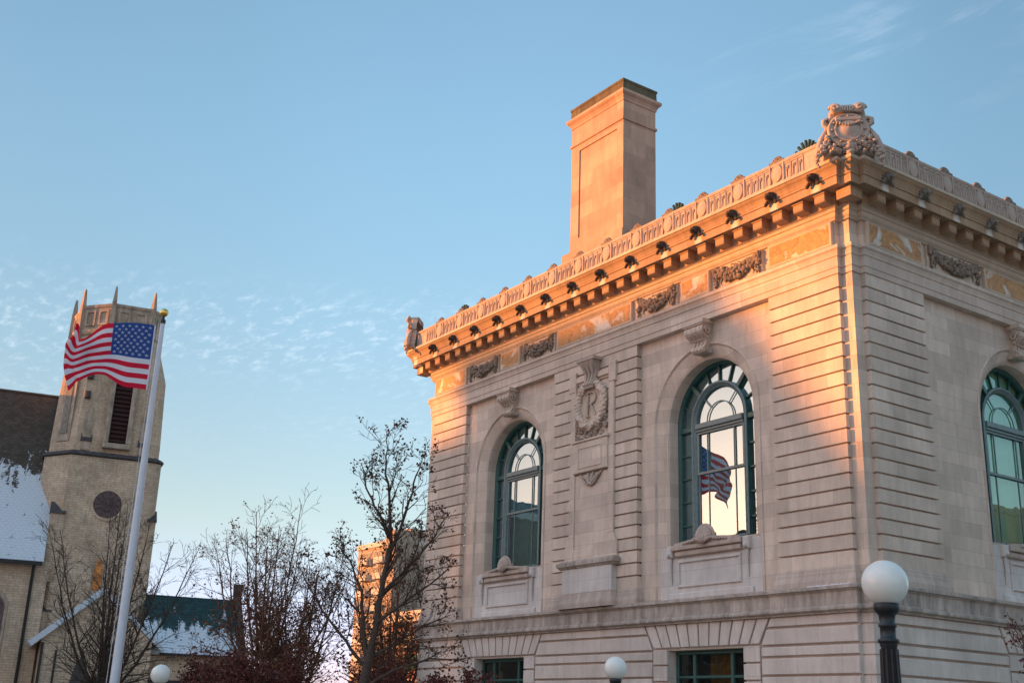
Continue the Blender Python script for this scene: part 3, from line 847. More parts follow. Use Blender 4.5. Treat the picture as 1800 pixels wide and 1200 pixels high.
# --- rusticated ground storey --------------------------------------------------------
ZC = [4.322, 4.08, 3.67, 3.41, 2.99, 2.73, 2.31, 2.05, 1.63, 1.37, .95]
YB = -D + .075; YF = -D - .02
def ground_storey(WX):
    m = MB(); j = .028
    def voff(z): return 1.92 + .32 * (z - 3.74) / .58
    xa, xb = -W + .31, -.31
    for i in range(len(ZC) - 1):
        zt, zb_ = ZC[i] - j, ZC[i + 1] + j
        if i == 0: zt = ZC[0]
        if zb_ < 3.70 and zt > 3.74: pass
        edges = [xa]
        segs = []
        # blocks between the window zones
        cuts = sorted(WX)
        lefts = [xa] + [c for c in cuts]; 
        for k in range(3):
            l = xa if k == 0 else cuts[k - 1]; r = xb if k == 2 else cuts[k]
            def lx(z): return l if k == 0 else l + (voff(max(z, 3.70)) if z > 3.70 else 1.92) + j
            def rx(z): return r if k == 2 else r - (voff(max(z, 3.70)) if z > 3.70 else 1.92) - j
            m.prism([(lx(zb_), zb_), (rx(zb_), zb_), (rx(zt), zt), (lx(zt), zt)], YF, YB, .015)
    for c in WX:
        n = 11; zt, zb_ = ZC[0], 3.735
        for k in range(n):
            a0, a1 = -1 + 2 * k / n, -1 + 2 * (k + 1) / n
            g = .022
            m.prism([(c + 1.90 * a0 + g, zb_), (c + 1.90 * a1 - g, zb_), (c + 2.235 * a1 - g, zt), (c + 2.235 * a0 + g, zt)], YF, YB, .015)
        jz = [3.70, 3.29, 2.88, 2.47, 2.06, 1.65, 1.24, .95]
        for k in range(len(jz) - 1):
            for s in (-1, 1):
                a, b = sorted((c + s * 1.36, c + s * 1.895))
                m.prism([(a, jz[k + 1] + j), (b, jz[k + 1] + j), (b, jz[k] - j * .5), (a, jz[k] - j * .5)], YF, YB, .012)
        # lintel strip below the voussoirs
    return m
def ground_back(WX):
    m = MB(); xa, xb = -W + .31, -.31
    edges = [xa] + sum([[c - 1.36, c + 1.36] for c in sorted(WX)], []) + [xb]
    for k in range(0, 6, 2): m.box(edges[k], edges[k + 1], YB - .004, .35, 0, 4.33)
    for c in WX: m.box(c - 1.36, c + 1.36, YB - .004, .35, 3.67, 4.33); m.box(c - 1.36, c + 1.36, YB - .004, .35, 0, 1.3)
    m.box(xa, xb, -D - .10, YB - .004, 0, .93)
    return m
SX = [-W + 6.70, -6.70]                                        # window axes of the side front
part('rusticated_base', ground_storey(WX), M['stone_base'])
part('base_wall', ground_back(WX), M['stone_base'])
o = part('rusticated_base', ground_storey(SX), M['stone_base']); o.matrix_basis = F2M
o = part('base_wall', ground_back(SX), M['stone_base']); o.matrix_basis = F2M
for (cx, cy) in ((0, 0), (-W, 0), (0, W), (-W, W)):
    sx = -1 if cx == 0 else 1; sy = 1 if cy == 0 else -1
    x0, x1 = sorted((cx + (.02 if sx < 0 else -.02), cx + sx * (SN + .02))); y0, y1 = sorted((cy + (-.02 if sy > 0 else .02), cy + sy * (SN + .02)))
    mb = MB()
    for i in range(len(ZC) - 1):
        mb.box(x0, x1, y0, y1, ZC[i + 1] + .02, ZC[i] - (.02 if i else 0))
    mb.box(x0 + .03, x1 - .03, y0 + .03, y1 - .03, 0, 4.33)
    part('base_corner', mb, M['stone_base'])

def low_window(cx):
    f = MB(); y = .16; z0, z1 = 1.30, 3.67
    for s in (-1, 1):
        a, b = sorted((cx + s * 1.36, cx + s * 1.27)); f.bbox(a, b, y, y + .12, z0, z1, .015)
        a, b = sorted((cx + s * .72, cx + s * .62)); f.bbox(a, b, y - .01, y + .12, z0, z1 - .10, .015)
    f.bbox(cx - 1.27, cx + 1.27, y, y + .12, z1 - .10, z1, .015)
    f.bbox(cx - 1.27, cx + 1.27, y, y + .12, z0, z0 + .1, .015)
    f.bbox(cx - 1.27, cx + 1.27, y + .01, y + .12, 2.98, 3.05, .012)
    win = part('ground_window', f, M['green_paint'], copy=cx)
    g = MB(); g.quad((cx - 1.3, y + .07, z0), (cx + 1.3, y + .07, z0), (cx + 1.3, y + .07, z1), (cx - 1.3, y + .07, z1))
    g.build('glass', M['glass_dark'], win)
    return win
for i, cx in enumerate(WX):
    w = low_window(cx)
    if i == 0:
        m = MB()
        for k in range(16):
            x0 = cx - .48 + .05 * k; m.quad((x0, .55 + .02 * (k % 2), 1.4), (x0 + .05, .55 + .02 * ((k + 1) % 2), 1.4), (x0 + .05, .55 + .02 * ((k + 1) % 2), 3.6), (x0, .55 + .02 * (k % 2), 3.6))
        m.build('curtain', M['curtain'], w)
mb = MB(); mb.box(-W + .5, -.5, 1.0, W - 1.0, 0.05, 4.3); part('cellar_room', mb, M['room'])

# --- the side front: the same parts turned round the corner -----------------------------
for o, how in REAL:
    if how == 'end': c = tree_copy(o, bld, F2M)
    else: c = tree_copy(o, bld, F2M @ Matrix.Translation(((SX[1] if how > -9 else SX[0]) - how, 0, 0)))
    for k in c.children:
        if k.name.startswith('glass') and c.name.startswith('arched'):
            k.data = k.data.copy(); k.data.materials[0] = M['glass_shade']
for i, (x0, x1) in enumerate(((-W + 2.56, -W / 2), (-W / 2, -2.56))):
    o = part('bay_wall', archwall(SX[i], x0, x1, 4.93, 12.37), M['stone']); o.matrix_basis = F2M

# --- corner cartouches ----------------------------------------------------------------
def cartouche():
    """built facing -y, width along x, base at z=0"""
    m = MB(); r = random.Random(9)
    # backing body
    pts = [(-.70, 0), (.70, 0), (.72, .22), (.60, .62), (.56, .95), (.63, 1.02), (.60, 1.36), (.52, 1.40), (.49, 1.64), (.34, 1.76), (-.34, 1.76), (-.49, 1.64), (-.52, 1.40), (-.60, 1.34), (-.63, 1.02), (-.56, .95), (-.60, .62), (-.72, .22)]
    m.prism(pts, -.10, .16, .05)
    # shield: stepped convex ovals
    n = 28; zc = .86
    def orow(rx, rz, y, dz=0): return [(rx * cos(2 * pi * k / n), y, zc + dz + rz * sin(2 * pi * k / n)) for k in range(n)]
    m.loft([orow(.58, .62, -.08), orow(.58, .62, -.20), orow(.53, .57, -.25), orow(.49, .53, -.21), orow(.40, .45, -.20), orow(.385, .43, -.25), orow(.345, .385, -.26), orow(.325, .365, -.22), orow(.2, .22, -.30), orow(.0, .0, -.33)], False, True)
    for k in range(12):                                       # ornament between the rims
        a = 2 * pi * k / 12
        m.ball((.445 * cos(a), -.235, zc + .49 * sin(a)), .042, 1, .4, k)
    for k in range(9):                                        # small garland across the shield
        t = k / 8
        m.ball((-.30 + .6 * t, -.33 + .06 * abs(t - .5), zc + .22 - .10 * sin(pi * t)), .055, 1, .5, k)
    m.bbox(-.36, .36, -.28, -.1, zc + .30, zc + .44, .03)
    # top: twin volutes
    for s in (-1, 1):
        x = s * .33
        m.tube([(x + .17 * cos(a) * (1 - a / 16) * s, -.22 - .008 * a, 1.62 + .17 * sin(a) * (1 - a / 16)) for a in [k * .55 for k in range(24)]], .055, 6)
        m.loft([[(x + .12 * cos(2 * pi * k / 14), yy, 1.62 + .13 * sin(2 * pi * k / 14)) for k in range(14)] for yy in (-.30, .18)], True, True)
        m.tube([(s * .50, -.12, .98), (s * .66, -.16, 1.10), (s * .66, -.14, 1.26), (s * .54, -.12, 1.34), (s * .48, -.14, 1.24)], [.06, .07, .07, .06, .045], 6)
        m.tube([(s * .60, -.05, .95), (s * .74, -.1, .62), (s * .82, -.12, .30), (s * .90, -.10, .02)], [.06, .09, .10, .07], 6)
        for k in range(26):                                   # fruit falling down both flanks
            t = k / 25
            m.ball((s * (.52 + .36 * t + r.uniform(-.08, .08)), -.17 + r.uniform(-.06, .05), .66 - .86 * t), r.uniform(.05, .085), 1, .45, k)
        for k in range(10):
            m.ball((s * (.88 + r.uniform(-.05, .05)), -.12, .02 - .045 * k), r.uniform(.035, .06), 1, .4, k)
    for k in range(46):                                       # acanthus at the foot
        x = r.uniform(-.60, .60); z = r.uniform(-.02, .34) * (1.0 - .3 * abs(x))
        a = r.uniform(.3, 2.8)
        m.tube([(x, -.16, z), (x + .07 * cos(a), -.28 - .05 * r.random(), z + .07 * sin(a)), (x + .13 * cos(a), -.22, z + .15 * sin(a))], [.04, .06, .02], 5)
    m.ball((0, -.24, .20), .15, 2, .35, 3)
    m.ball((0, -.26, .02), .11, 2, .35, 5)
    m.box(-.30, .30, -.26, .15, 1.50, 1.60)
    m.bbox(-.20, .20, -.22, .15, 1.601, 1.745, .03)
    for k in range(5): m.tube([(-.12 + .06 * k, -.27, 1.52), (-.14 + .07 * k, -.29, 1.64), (-.13 + .065 * k, -.2, 1.76)], .03, 5)
    m.xform(Matrix.Diagonal((.86, .95, .74, 1)))
    return m
ct = cartouche().build('cartouche', M['stone_carved'], bld)
for i, (x, y, a) in enumerate(((.58, -.58, pi / 4), (-W - .58, -.58, -pi / 4))):
    o = ct if i == 0 else ct.copy()
    if i: COL.objects.link(o)
    o.location = (x, y, 14.99); o.rotation_euler = (0, 0, a)

# --- chimney ------------------------------------------------------------------------------
mb = MB(); x0, x1, y0, y1 = -16.42, -13.26, 4.0, 5.62
rx0, rx1, rz0, rz1, dp = -15.93, -13.62, 19.6, 23.35, .05
mb.quad((x0, y0, 15), (x1, y0, 15), (x1, y0, rz0), (x0, y0, rz0)); mb.quad((x0, y0, rz1), (x1, y0, rz1), (x1, y0, 24.45), (x0, y0, 24.45))
mb.quad((x0, y0, rz0), (rx0, y0, rz0), (rx0, y0, rz1), (x0, y0, rz1)); mb.quad((rx1, y0, rz0), (x1, y0, rz0), (x1, y0, rz1), (rx1, y0, rz1))
mb.quad((rx0, y0 + dp, rz0), (rx1, y0 + dp, rz0), (rx1, y0 + dp, rz1), (rx0, y0 + dp, rz1))
mb.quad((rx0, y0, rz0), (rx0, y0 + dp, rz0), (rx0, y0 + dp, rz1), (rx0, y0, rz1)); mb.quad((rx1, y0 + dp, rz0), (rx1, y0, rz0), (rx1, y0, rz1), (rx1, y0 + dp, rz1))
mb.quad((rx0, y0, rz0), (rx1, y0, rz0), (rx1, y0 + dp, rz0), (rx0, y0 + dp, rz0)); mb.quad((rx0, y0 + dp, rz1), (rx1, y0 + dp, rz1), (rx1, y0, rz1), (rx0, y0, rz1))
mb.quad((x1, y0, 15), (x1, y1, 15), (x1, y1, 24.45), (x1, y0, 24.45)); mb.quad((x1, y1, 15), (x0, y1, 15), (x0, y1, 24.45), (x1, y1, 24.45)); mb.quad((x0, y1, 15), (x0, y0, 15), (x0, y0, 24.45), (x0, y1, 24.45))
RECT = [(x0, y0), (x1, y0), (x1, y1), (x0, y1)]
mb.sweep(RECT, [(0, 23.60), (.05, 23.62), (.05, 23.72), (0, 23.74)], True)
mb.sweep(RECT, [(.22, 15), (.22, 19.0), (.14, 19.05), (0, 19.12)], True)
ch = part('chimney', mb, M['stone_chimney'])
mb = MB(); mb.sweep(RECT, [(0, 24.42), (.03, 24.44), (.04, 24.52), (.09, 24.62), (.15, 24.68), (.18, 24.72), (.18, 24.82), (.14, 24.86), (.06, 24.88)], True)
mb.build('cap_moulding', M['stone_chimney'], ch)
mb = MB(); mb.sweep(RECT, [(.06, 24.88), (.04, 24.90), (.03, 25.22), (.06, 25.26), (.06, 25.34), (-.3, 25.37), (-.3, 24.9)], True)
mb.build('cap', M['stone_mossy'], ch)

# ================================================================== FLAG AND POLE
PX, PY = -18.44, -10.70
fp = empty('flagpole', (PX, PY, 0), 'tall white tapering flagpole with a gilt ball on top', 'flagpole')
mb = MB(); mb.lathe([(.26, 0), (.26, .12), (.16, .25), (.15, .5), (.145, 2), (.125, 6), (.097, 10), (.07, 13.35), (.065, 13.52)], n=24); mb.build('pole', M['pole'], fp)
mb = MB(); mb.lathe([(.08, 13.43), (.085, 13.50), (.08, 13.56), (.04, 13.58), (.04, 13.68)], n=16); mb.build('truck', M['lamp_iron'], fp)
mb = MB(); mb.ball((0, 0, 13.80), .135, 3); mb.build('ball', M['gold'], fp)
mb = MB(); mb.tube([(-.06, -.11, 13.45), (-.075, -.15, 9), (-.09, -.22, 1.4)], .012, 5); mb.build('halyard', M['rope'], fp)

FD = Vector((-.06, -1.0, 0)).normalized(); FN = Vector((FD.y, -FD.x, 0))       # along the cloth, across it
FL, FH = 2.78, 2.12
HT = Vector((PX, PY, 0)) + FD * .20 + Vector((0, 0, 13.33))
def sst(a, b, x):
    t = max(0, min(1, (x - a) / (b - a))); return t * t * (3 - 2 * t)
def cloth(u, v):
    """u from the hoist to the fly, v from the top edge down"""
    s = FL * (1.22 * u - .30 * u * u) * (1 - .03 * v)
    w = .20 * u * sin(2 * pi * (1.25 * u + .22 * v) + .4) + .15 * u * sin(2 * pi * (2.3 * u - .55 * v) + 1.9)
    w += .17 * sst(.5, 1, v) * sin(2 * pi * (1.9 * u + .3 * v) + 2.6) * sst(.1, .5, u)
    w += .12 * sst(.45, .9, u) * sin(2 * pi * (3.1 * u + 1.1 * v) + .6)
    z = -v * FH * (1 - .15 * u) - .58 * u ** 1.15
    z += .05 * sin(pi * min(1, u / .5)) * (1 - v)
    z -= .50 * sst(.46, .80, u) * (1 - v) ** 1.6 * (1 - sst(.84, .97, u))
    z += .34 * sst(.80, .97, u) * (1 - v) ** 2.5 - .12 * sst(.8, 1, u) * v ** 2
    z += .34 * sst(.18, .5, u) * (1 - sst(.56, .90, u)) * v ** 2.6 + .05 * sin(2 * pi * u * 1.6 + .5) * v * u
    w -= .34 * sst(.45, .75, u) * (1 - v) ** 2 * (1 - sst(.80, .97, u))
    w += .20 * sst(.30, .52, u) * (1 - sst(.58, .85, u)) * v ** 2
    f = sst(.80, .96, u) * (1 - sst(.10, .34, v))              # top corner of the fly curls over
    z -= f * .02; w += f * .34; s -= f * .26
    s += -.16 * sst(.75, 1, u) * sst(.55, 1, v) + .05 * sst(.6, 1, u) * sin(pi * v)
    return HT + FD * s + FN * w + Vector((0, 0, z))
NU, NV = 78, 52
m = MB(); m.smooth = True
vs = [cloth(i / NU, j / NV) for j in range(NV + 1) for i in range(NU + 1)]
for v in vs: m.v.append(tuple(v))
for j in range(NV):
    for i in range(NU):
        a = j * (NU + 1) + i
        m.f.append([a, a + 1, a + NU + 2, a + NU + 1]); m.sm.append(True)
        stripe = int(j / NV * 13); u = (i + .5) / NU
        if u < .015: c = 0
        elif u < .42 and stripe < 7: c = 2
        else: c = 1 if stripe % 2 == 0 else 0
        m.mi.append(c)
m.smooth = False
for row in range(9):                                            # fifty stars, on both faces
    for col in range(11):
        if (row + col) % 2: continue
        u0 = .015 + .405 * (col + 1) / 12; v0 = (7 / 13) * (row + 1) / 10
        for side in (-1, 1):
            pts = []
            for k in range(10):
                a = pi / 2 + k * pi / 5; r = .062 if k % 2 == 0 else .026
                uu = u0 + r * cos(a) / FL; vv = v0 - r * sin(a) / FH
                e = .004
                n = (cloth(uu + e, vv) - cloth(uu - e, vv)).cross(cloth(uu, vv + e) - cloth(uu, vv - e)).normalized()
                pts.append(cloth(uu, vv) + n * .006 * side)
            c = cloth(u0, v0)
            n = (cloth(u0 + .004, v0) - cloth(u0 - .004, v0)).cross(cloth(u0, v0 + .004) - cloth(u0, v0 - .004)).normalized()
            pts.append(c + n * .006 * side)
            m.cur = 0
            m.add(pts, [((k, (k + 1) % 10, 10) if side > 0 else ((k + 1) % 10, k, 10)) for k in range(10)], False)
fl = m.build('flag', [M['white'], M['red'], M['blue']])
tag(fl, 'United States flag with stars and stripes blowing from the white pole', 'flag')

# ================================================================== LAMPS
def lamp_parts(root, h, dia):
    r = dia / 2; k = dia / .44
    zt = h - r * .92
    mb = MB(); mb.lathe([(.24, 0), (.24, .14), (.19, .20), (.17, .5), (.13, .62), (.105, .72), (.10, .80), (.075 * k, zt - .36), (.082 * k, zt - .35), (.082 * k, zt - .33)], n=20)
    for q in range(10):
        a = 2 * pi * q / 10
        mb.tube([(.098 * cos(a), .098 * sin(a), .84), (.074 * k * cos(a), .074 * k * sin(a), zt - .38)], .012, 4)
    mb.build('post', M['lamp_iron'], root)
    mb = MB(); mb.lathe([(.082 * k, zt - .335), (.10 * k, zt - .32), (.10 * k, zt - .30), (.072 * k, zt - .285), (.072 * k, zt - .20), (.085 * k, zt - .19), (.085 * k, zt - .17), (.07 * k, zt - .16), (.078 * k, zt - .09), (.105 * k, zt - .065), (.12 * k, zt - .04), (.12 * k, zt), (.10 * k, zt + .02), (.09 * k, zt + .03)], n=20)
    mb.build('collar', M['lamp_iron'], root)
    mb = MB(); mb.ball((0, 0, h), r, 4); mb.build('globe', M['opal'], root)
for (x, y, h, d, lab) in ((10.24, -12.83, 2.985, .40 * 1.01, 'black iron street lamp with a big white globe in front of the building corner'),
                          (-.70, -6.75, 2.775, .432, 'globe street lamp below the right arched window, only its globe and collar showing'),
                          (-11.45, -11.78, 2.545, .46, 'white globe lamp at the foot of the flagpole in front of the church')):
    lamp_parts(empty('street_lamp', (x, y, 0), lab, 'street lamp', 'globe street lamps'), h, d)

# ================================================================== CHURCH
CU = Vector((.21, .978, 0)).normalized(); CN = Vector((.978, -.21, 0)).normalized()
ca = atan2(CU.y, CU.x)
church = empty('church', (-57.6, -.6, 0), 'buff brick church with a tall octagonal topped tower and snowy steep roof', 'church', rz=ca)
# local frame: x to the right along the front, -y out of the front, z up
def cpart(name, mb, mat, parent=None): return mb.build(name, mat, parent or church)
def octo(hw, chf, cy=0., cx=0.):
    h, c = hw, chf
    return [(cx - h + c, cy - h), (cx + h - c, cy - h), (cx + h, cy - h + c), (cx + h, cy + h - c), (cx + h - c, cy + h), (cx - h + c, cy + h), (cx - h, cy + h - c), (cx - h, cy - h + c)]
TW = 4.05; TC = 3.6
low = [(-2.62, 0), (2.60, 0), (2.95, .35), (2.95, 7.15), (2.6, 7.5), (-3.2, 7.5), (-4.1, 6.6), (-4.1, 1.8)]
bel0 = [(-2.5, .22), (2.4, .22), (2.75, .57), (2.75, 7.0), (2.4, 7.3), (-3.0, 7.3), (-3.9, 6.4), (-3.9, 1.85)]
bel1 = [(-2.3, .30), (2.15, .30), (2.6, .75), (2.6, 6.9), (2.15, 7.2), (-2.8, 7.2), (-3.75, 6.2), (-3.75, 1.9)]
par = [(-1.32, .75), (1.16, .75), (1.85, 1.45), (1.85, 5.2), (1.16, 5.9), (-2.2, 5.9), (-3.55, 4.9), (-3.15, 2.3)]
mb = MB(); mb.sweep(low, [(.10, 0), (.10, 9.6), (.0, 10.0), (0, 16.9)], True)
tower = cpart('tower', mb, M['brick_buff'])
mb = MB(); mb.sweep(low, [(0, 16.92), (.12, 16.96), (.14, 17.03), (.02, 17.16), (-.25, 17.3)], True); cpart('string_course', mb, M['church_dark'], tower)
mb = MB(); mb.loft([[(x, y, z) for x, y in ring_] for ring_, z in ((bel0, 17.2), (bel0, 18.0), (bel1, 22.4), (par, 25.3))], False, False); cpart('belfry', mb, M['brick_buff'], tower)
mb = MB(); mb.sweep(par, [(-.1, 25.2), (.12, 25.4), (.16, 25.55), (.16, 25.66), (.0, 25.80), (.0, 27.18), (.06, 27.25), (.08, 27.38), (.04, 27.45), (-.25, 27.45), (-.25, 25.8)], True)
parapet = cpart('tower_parapet', mb, M['church_stone'], tower)
# framed panels on the parapet faces
for i in range(8):
    a, b = Vector(par[i]), Vector(par[(i + 1) % 8]); e = (b - a); L = e.length; e.normalize(); nn = Vector((e.y, -e.x))
    cnt = 2 if i in (0, 7, 6) and L > 2 else 1
    for k in range(cnt):
        s0 = .32 + (L - .4) / cnt * k; s1 = s0 + (L - .4) / cnt - .24
        def pt(s_, z, o): q = a + e * s_ + nn * o; return (q.x, q.y, z)
        mb = MB()
        for (u0, u1, z0, z1) in ((s0, s1, 26.90, 27.03), (s0, s1, 25.98, 26.10), (s0, s0 + .13, 26.10, 26.90), (s1 - .13, s1, 26.10, 26.90)):
            v = [pt(u0, z0, .075), pt(u1, z0, .075), pt(u1, z1, .075), pt(u0, z1, .075), pt(u0, z0, -.01), pt(u1, z0, -.01), pt(u1, z1, -.01), pt(u0, z1, -.01)]
            mb.add(v, [(0, 1, 2, 3), (4, 5, 1, 0), (5, 6, 2, 1), (6, 7, 3, 2), (7, 4, 0, 3)], False)
        cpart('parapet_panel', mb, M['church_stone'], tower)
for i in (6, 7, 0, 1):
    x, y = par[i]; q = Vector((x + .9, y - TC)); q = q * (1 + .06 / q.length)
    x, y = q.x - .9, q.y + TC
    mb = MB(); a0 = atan2(y - TC, x + .9)
    def sq(r, z): return [(x + r * cos(a0 + pi / 4 + k * pi / 2), y + r * sin(a0 + pi / 4 + k * pi / 2), z) for k in range(4)]
    mb.loft([sq(.26, 25.0), sq(.27, 25.5), sq(.21, 25.8), sq(.19, 27.4), sq(.21, 27.46), sq(.18, 27.55), sq(.14, 28.0), sq(.09, 28.5), sq(.06, 28.62)], True, False)
    cpart('pinnacle', mb, M['church_stone'], tower)
# louvred opening in each main belfry face
def belfry_opening(parent):
    m = MB(); y = -.03
    m.bbox(-.85, -.53, y - .12, y + .3, 17.9, 23.1, .05); m.bbox(.53, .85, y - .12, y + .3, 17.9, 23.1, .05)
    m.bbox(-.85, .85, y - .12, y + .3, 17.55, 17.898, .05)
    m.prism([(-.85, 23.1), (-.53, 23.1), (0, 24.0), (.53, 23.1), (.85, 23.1), (0, 24.55)], y - .12, y + .35)
    fr = cpart('belfry_window', m, M['church_stone'], parent)
    m = MB()
    m.box(-.53, .53, y + .18, y + .24, 17.9, 23.9)
    for k in range(19):
        z = 18.0 + .29 * k; w = .53 if z < 23.1 else .53 * max(.05, (24.0 - z) / .9)
        m.add([(-w, y + .16, z + .2), (w, y + .16, z + .2), (w, y - .02, z), (-w, y - .02, z), (-w, y + .16, z + .16), (w, y + .16, z + .16)], [(0, 3, 2, 1), (3, 4, 5, 2)], False)
    return fr, m
fr, lm = belfry_opening(tower)
lm.build('louvre', M['louvre'], tower)
# corner buttresses with dark weathered offsets
for xb in (-1.85, 1.65):
    mb = MB()
    mb.bbox(xb - .28, xb + .28, -.12 + .28, .5, 17.3, 19.2, .03)
    mb.prism([(xb - .28, 19.2), (xb + .28, 19.2), (xb + .28, 19.5), (xb, 20.3), (xb - .28, 19.5)], .0 + .16, .55)
    cpart('belfry_buttress', mb, M['church_stone'], tower)
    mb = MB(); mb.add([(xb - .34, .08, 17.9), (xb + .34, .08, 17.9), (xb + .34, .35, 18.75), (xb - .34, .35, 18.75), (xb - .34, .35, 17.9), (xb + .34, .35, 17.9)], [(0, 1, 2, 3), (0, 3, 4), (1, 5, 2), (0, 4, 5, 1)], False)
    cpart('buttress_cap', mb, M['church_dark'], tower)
for i in (7,):                                               # stone slabs on the chamfers with a darker inner slab
    a, b = Vector(bel0[i]), Vector(bel0[(i + 1) % 8]); c = (a + b) / 2; e = (b - a).normalized(); nn = Vector((e.y, -e.x))
    mb = MB()
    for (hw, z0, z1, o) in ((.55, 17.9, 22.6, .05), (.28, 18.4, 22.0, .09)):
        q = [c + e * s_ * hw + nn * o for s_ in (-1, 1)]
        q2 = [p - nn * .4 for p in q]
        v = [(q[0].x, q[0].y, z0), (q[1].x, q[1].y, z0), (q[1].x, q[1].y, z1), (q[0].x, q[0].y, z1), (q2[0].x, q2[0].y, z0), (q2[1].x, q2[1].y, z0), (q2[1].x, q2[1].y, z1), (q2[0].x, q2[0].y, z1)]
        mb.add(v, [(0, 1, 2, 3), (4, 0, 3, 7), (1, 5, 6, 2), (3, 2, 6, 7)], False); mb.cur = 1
    cpart('chamfer_slab', mb, [M['church_stone'], M['church_inner_slab']], tower)
for (x, z, w) in ((-2.85, 13.2, .42), (2.78, 13.2, .24), (-2.9, 7.3, .5)):       # dark weathered offsets of the lower buttresses
    mb = MB(); mb.box(x - w, x + w, -.10, .9, 9.0 if z > 10 else 0, z)
    bb = cpart('tower_buttress', mb, M['brick_buff'], tower)
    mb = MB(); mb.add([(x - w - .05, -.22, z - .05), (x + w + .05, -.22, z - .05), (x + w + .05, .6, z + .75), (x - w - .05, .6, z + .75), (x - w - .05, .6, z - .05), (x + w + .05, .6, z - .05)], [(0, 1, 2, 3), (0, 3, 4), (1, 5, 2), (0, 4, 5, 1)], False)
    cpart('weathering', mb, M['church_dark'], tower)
for (z, w) in ((22.2, .2), (20.9, .17)):                        # dark gargoyle stubs
    mb = MB(); mb.bbox(-2.15 - w, -2.15 + w, .0, .5, z - .25, z + .25, .08); cpart('gargoyle', mb, M['church_dark'], tower)
# round window
mb = MB(); n = 32
def cr(r, y): return [(r * cos(2 * pi * k / n) - .03, y, 13.98 + r * sin(2 * pi * k / n)) for k in range(n)]
mb.loft([cr(1.02, .02), cr(1.02, -.05), (cr(.86, -.06)), cr(.84, .1)], False, False)
rw = cpart('round_window', mb, M['brick_buff'], tower)
mb = MB(); mb.loft([cr(.86, -.012), cr(.001, -.012)], False, False)
for k in range(6):
    a = pi * k / 6
    mb.tube([(-.03 + .84 * cos(a), -.03, 13.98 + .84 * sin(a)), (-.03 - .84 * cos(a), -.03, 13.98 - .84 * sin(a))], .03, 4)
mb.tube([(-.03 + .42 * cos(2 * pi * k / 20), -.03, 13.98 + .42 * sin(2 * pi * k / 20)) for k in range(21)], .03, 4)
mb.build('tracery', M['rose'], tower)
# lit lancet, its amber glow put into the glass colour
mb = MB(); y = -.13
mb.prism([(-.40, 8.6), (.36, 8.6), (.36, 10.1), (.22, 10.6), (-.02, 11.0), (-.26, 10.6), (-.40, 10.1)], y, .2, .06); lw_ = cpart('lancet_surround', mb, M['church_stone'], tower)
mb = MB(); mb.prism([(-.27, 8.7), (.23, 8.7), (.23, 10.0), (.13, 10.4), (-.02, 10.75), (-.17, 10.4), (-.27, 10.0)], y - .012, y + .05); mb.build('lancet_window', M['amber_glow_glass'], tower)

# nave: long body to the left, roof ridge parallel to the front
NY = -.55
mb = MB(); mb.box(-34, -2.9, NY, 11.5, 0, 10.1)
mb.add([(-34, NY, 10.1), (-34, 11.5, 10.1), (-34, 5.4, 21.6)], [(0, 2, 1)], False)
nave = cpart('nave', mb, M['brick_buff'])
mb = MB()
def slab(m, a, b, c, d, t):
    a, b, c, d = map(Vector, (a, b, c, d)); n_ = (b - a).cross(d - a).normalized() * t
    v = [a, b, c, d, a - n_, b - n_, c - n_, d - n_]
    m.add(v, [(0, 1, 2, 3), (7, 6, 5, 4), (0, 4, 5, 1), (1, 5, 6, 2), (2, 6, 7, 3), (3, 7, 4, 0)], False)
slab(mb, (-34.4, NY - .45, 10.05), (-3.25, NY - .45, 10.05), (-3.25, 5.4, 21.85), (-34.4, 5.4, 21.85), .22)
slab(mb, (-3.25, 11.9, 10.05), (-34.4, 11.9, 10.05), (-34.4, 5.42, 21.83), (-3.25, 5.42, 21.83), .22)
cpart('nave_roof', mb, M['nave_roof'], nave)
mb = MB(); mb.box(-34.4, -3.3, NY - .62, NY - .40, 9.82, 10.04)
mb.tube([(-3.75, NY - .45, 9.9), (-3.75, NY - .12, 9.5), (-3.75, NY - .12, 0)], .09, 8)
cpart('gutter', mb, M['gutter'], nave)
for x in (-5.75, -10.2, -14.6, -19):                            # tall arched nave windows
    mb = MB()
    pts = [(x - .95, 2)] + [(x + .95, 2)] + [(x + .95 * cos(pi * k / 12), 7.3 + 1.05 * sin(pi * k / 12)) for k in range(13)]
    mb.prism(pts, NY - .06, NY + .1, .05)
    wn = mb.build('nave_window', M['church_stone'], nave)
    mb = MB()
    pts = [(x - .75, 2.2)] + [(x + .75, 2.2)] + [(x + .75 * cos(pi * k / 12), 7.2 + .85 * sin(pi * k / 12)) for k in range(13)]
    mb.prism(pts, NY - .075, NY - .05); mb.build('leaded_light', M['rose'], nave)
# porch with its gable towards us
py = -3.4; ex = 3.62; az = 8.35; ez = 5.3; cxp = .15
mb = MB()
mb.box(cxp - 2.9, cxp + 3.2, py, .6, 0, 5.6)
mb.prism([(cxp - 2.9, 5.6), (cxp + 3.2, 5.6), (cxp + .1, 8.25)], py, .6)
porch = cpart('porch', mb, M['brick_buff'])
mb = MB()
slab(mb, (cxp - ex, py - .35, ez), (cxp - ex, 1.2, ez), (cxp + .1, 1.2, az + .27), (cxp + .1, py - .35, az + .27), -.33)
slab(mb, (cxp + ex + .3, 1.2, ez), (cxp + ex + .3, py - .05, ez), (cxp + .1, py - .05, az + .22), (cxp + .1, 1.2, az + .22), -.2)
cpart('porch_roof', mb, M['porch_roof'], porch)
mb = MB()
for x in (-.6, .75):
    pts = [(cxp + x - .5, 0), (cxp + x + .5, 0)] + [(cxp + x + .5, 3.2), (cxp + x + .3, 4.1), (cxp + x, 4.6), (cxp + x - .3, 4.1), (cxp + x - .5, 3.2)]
    mb.prism(pts, py - .03, py + .1)
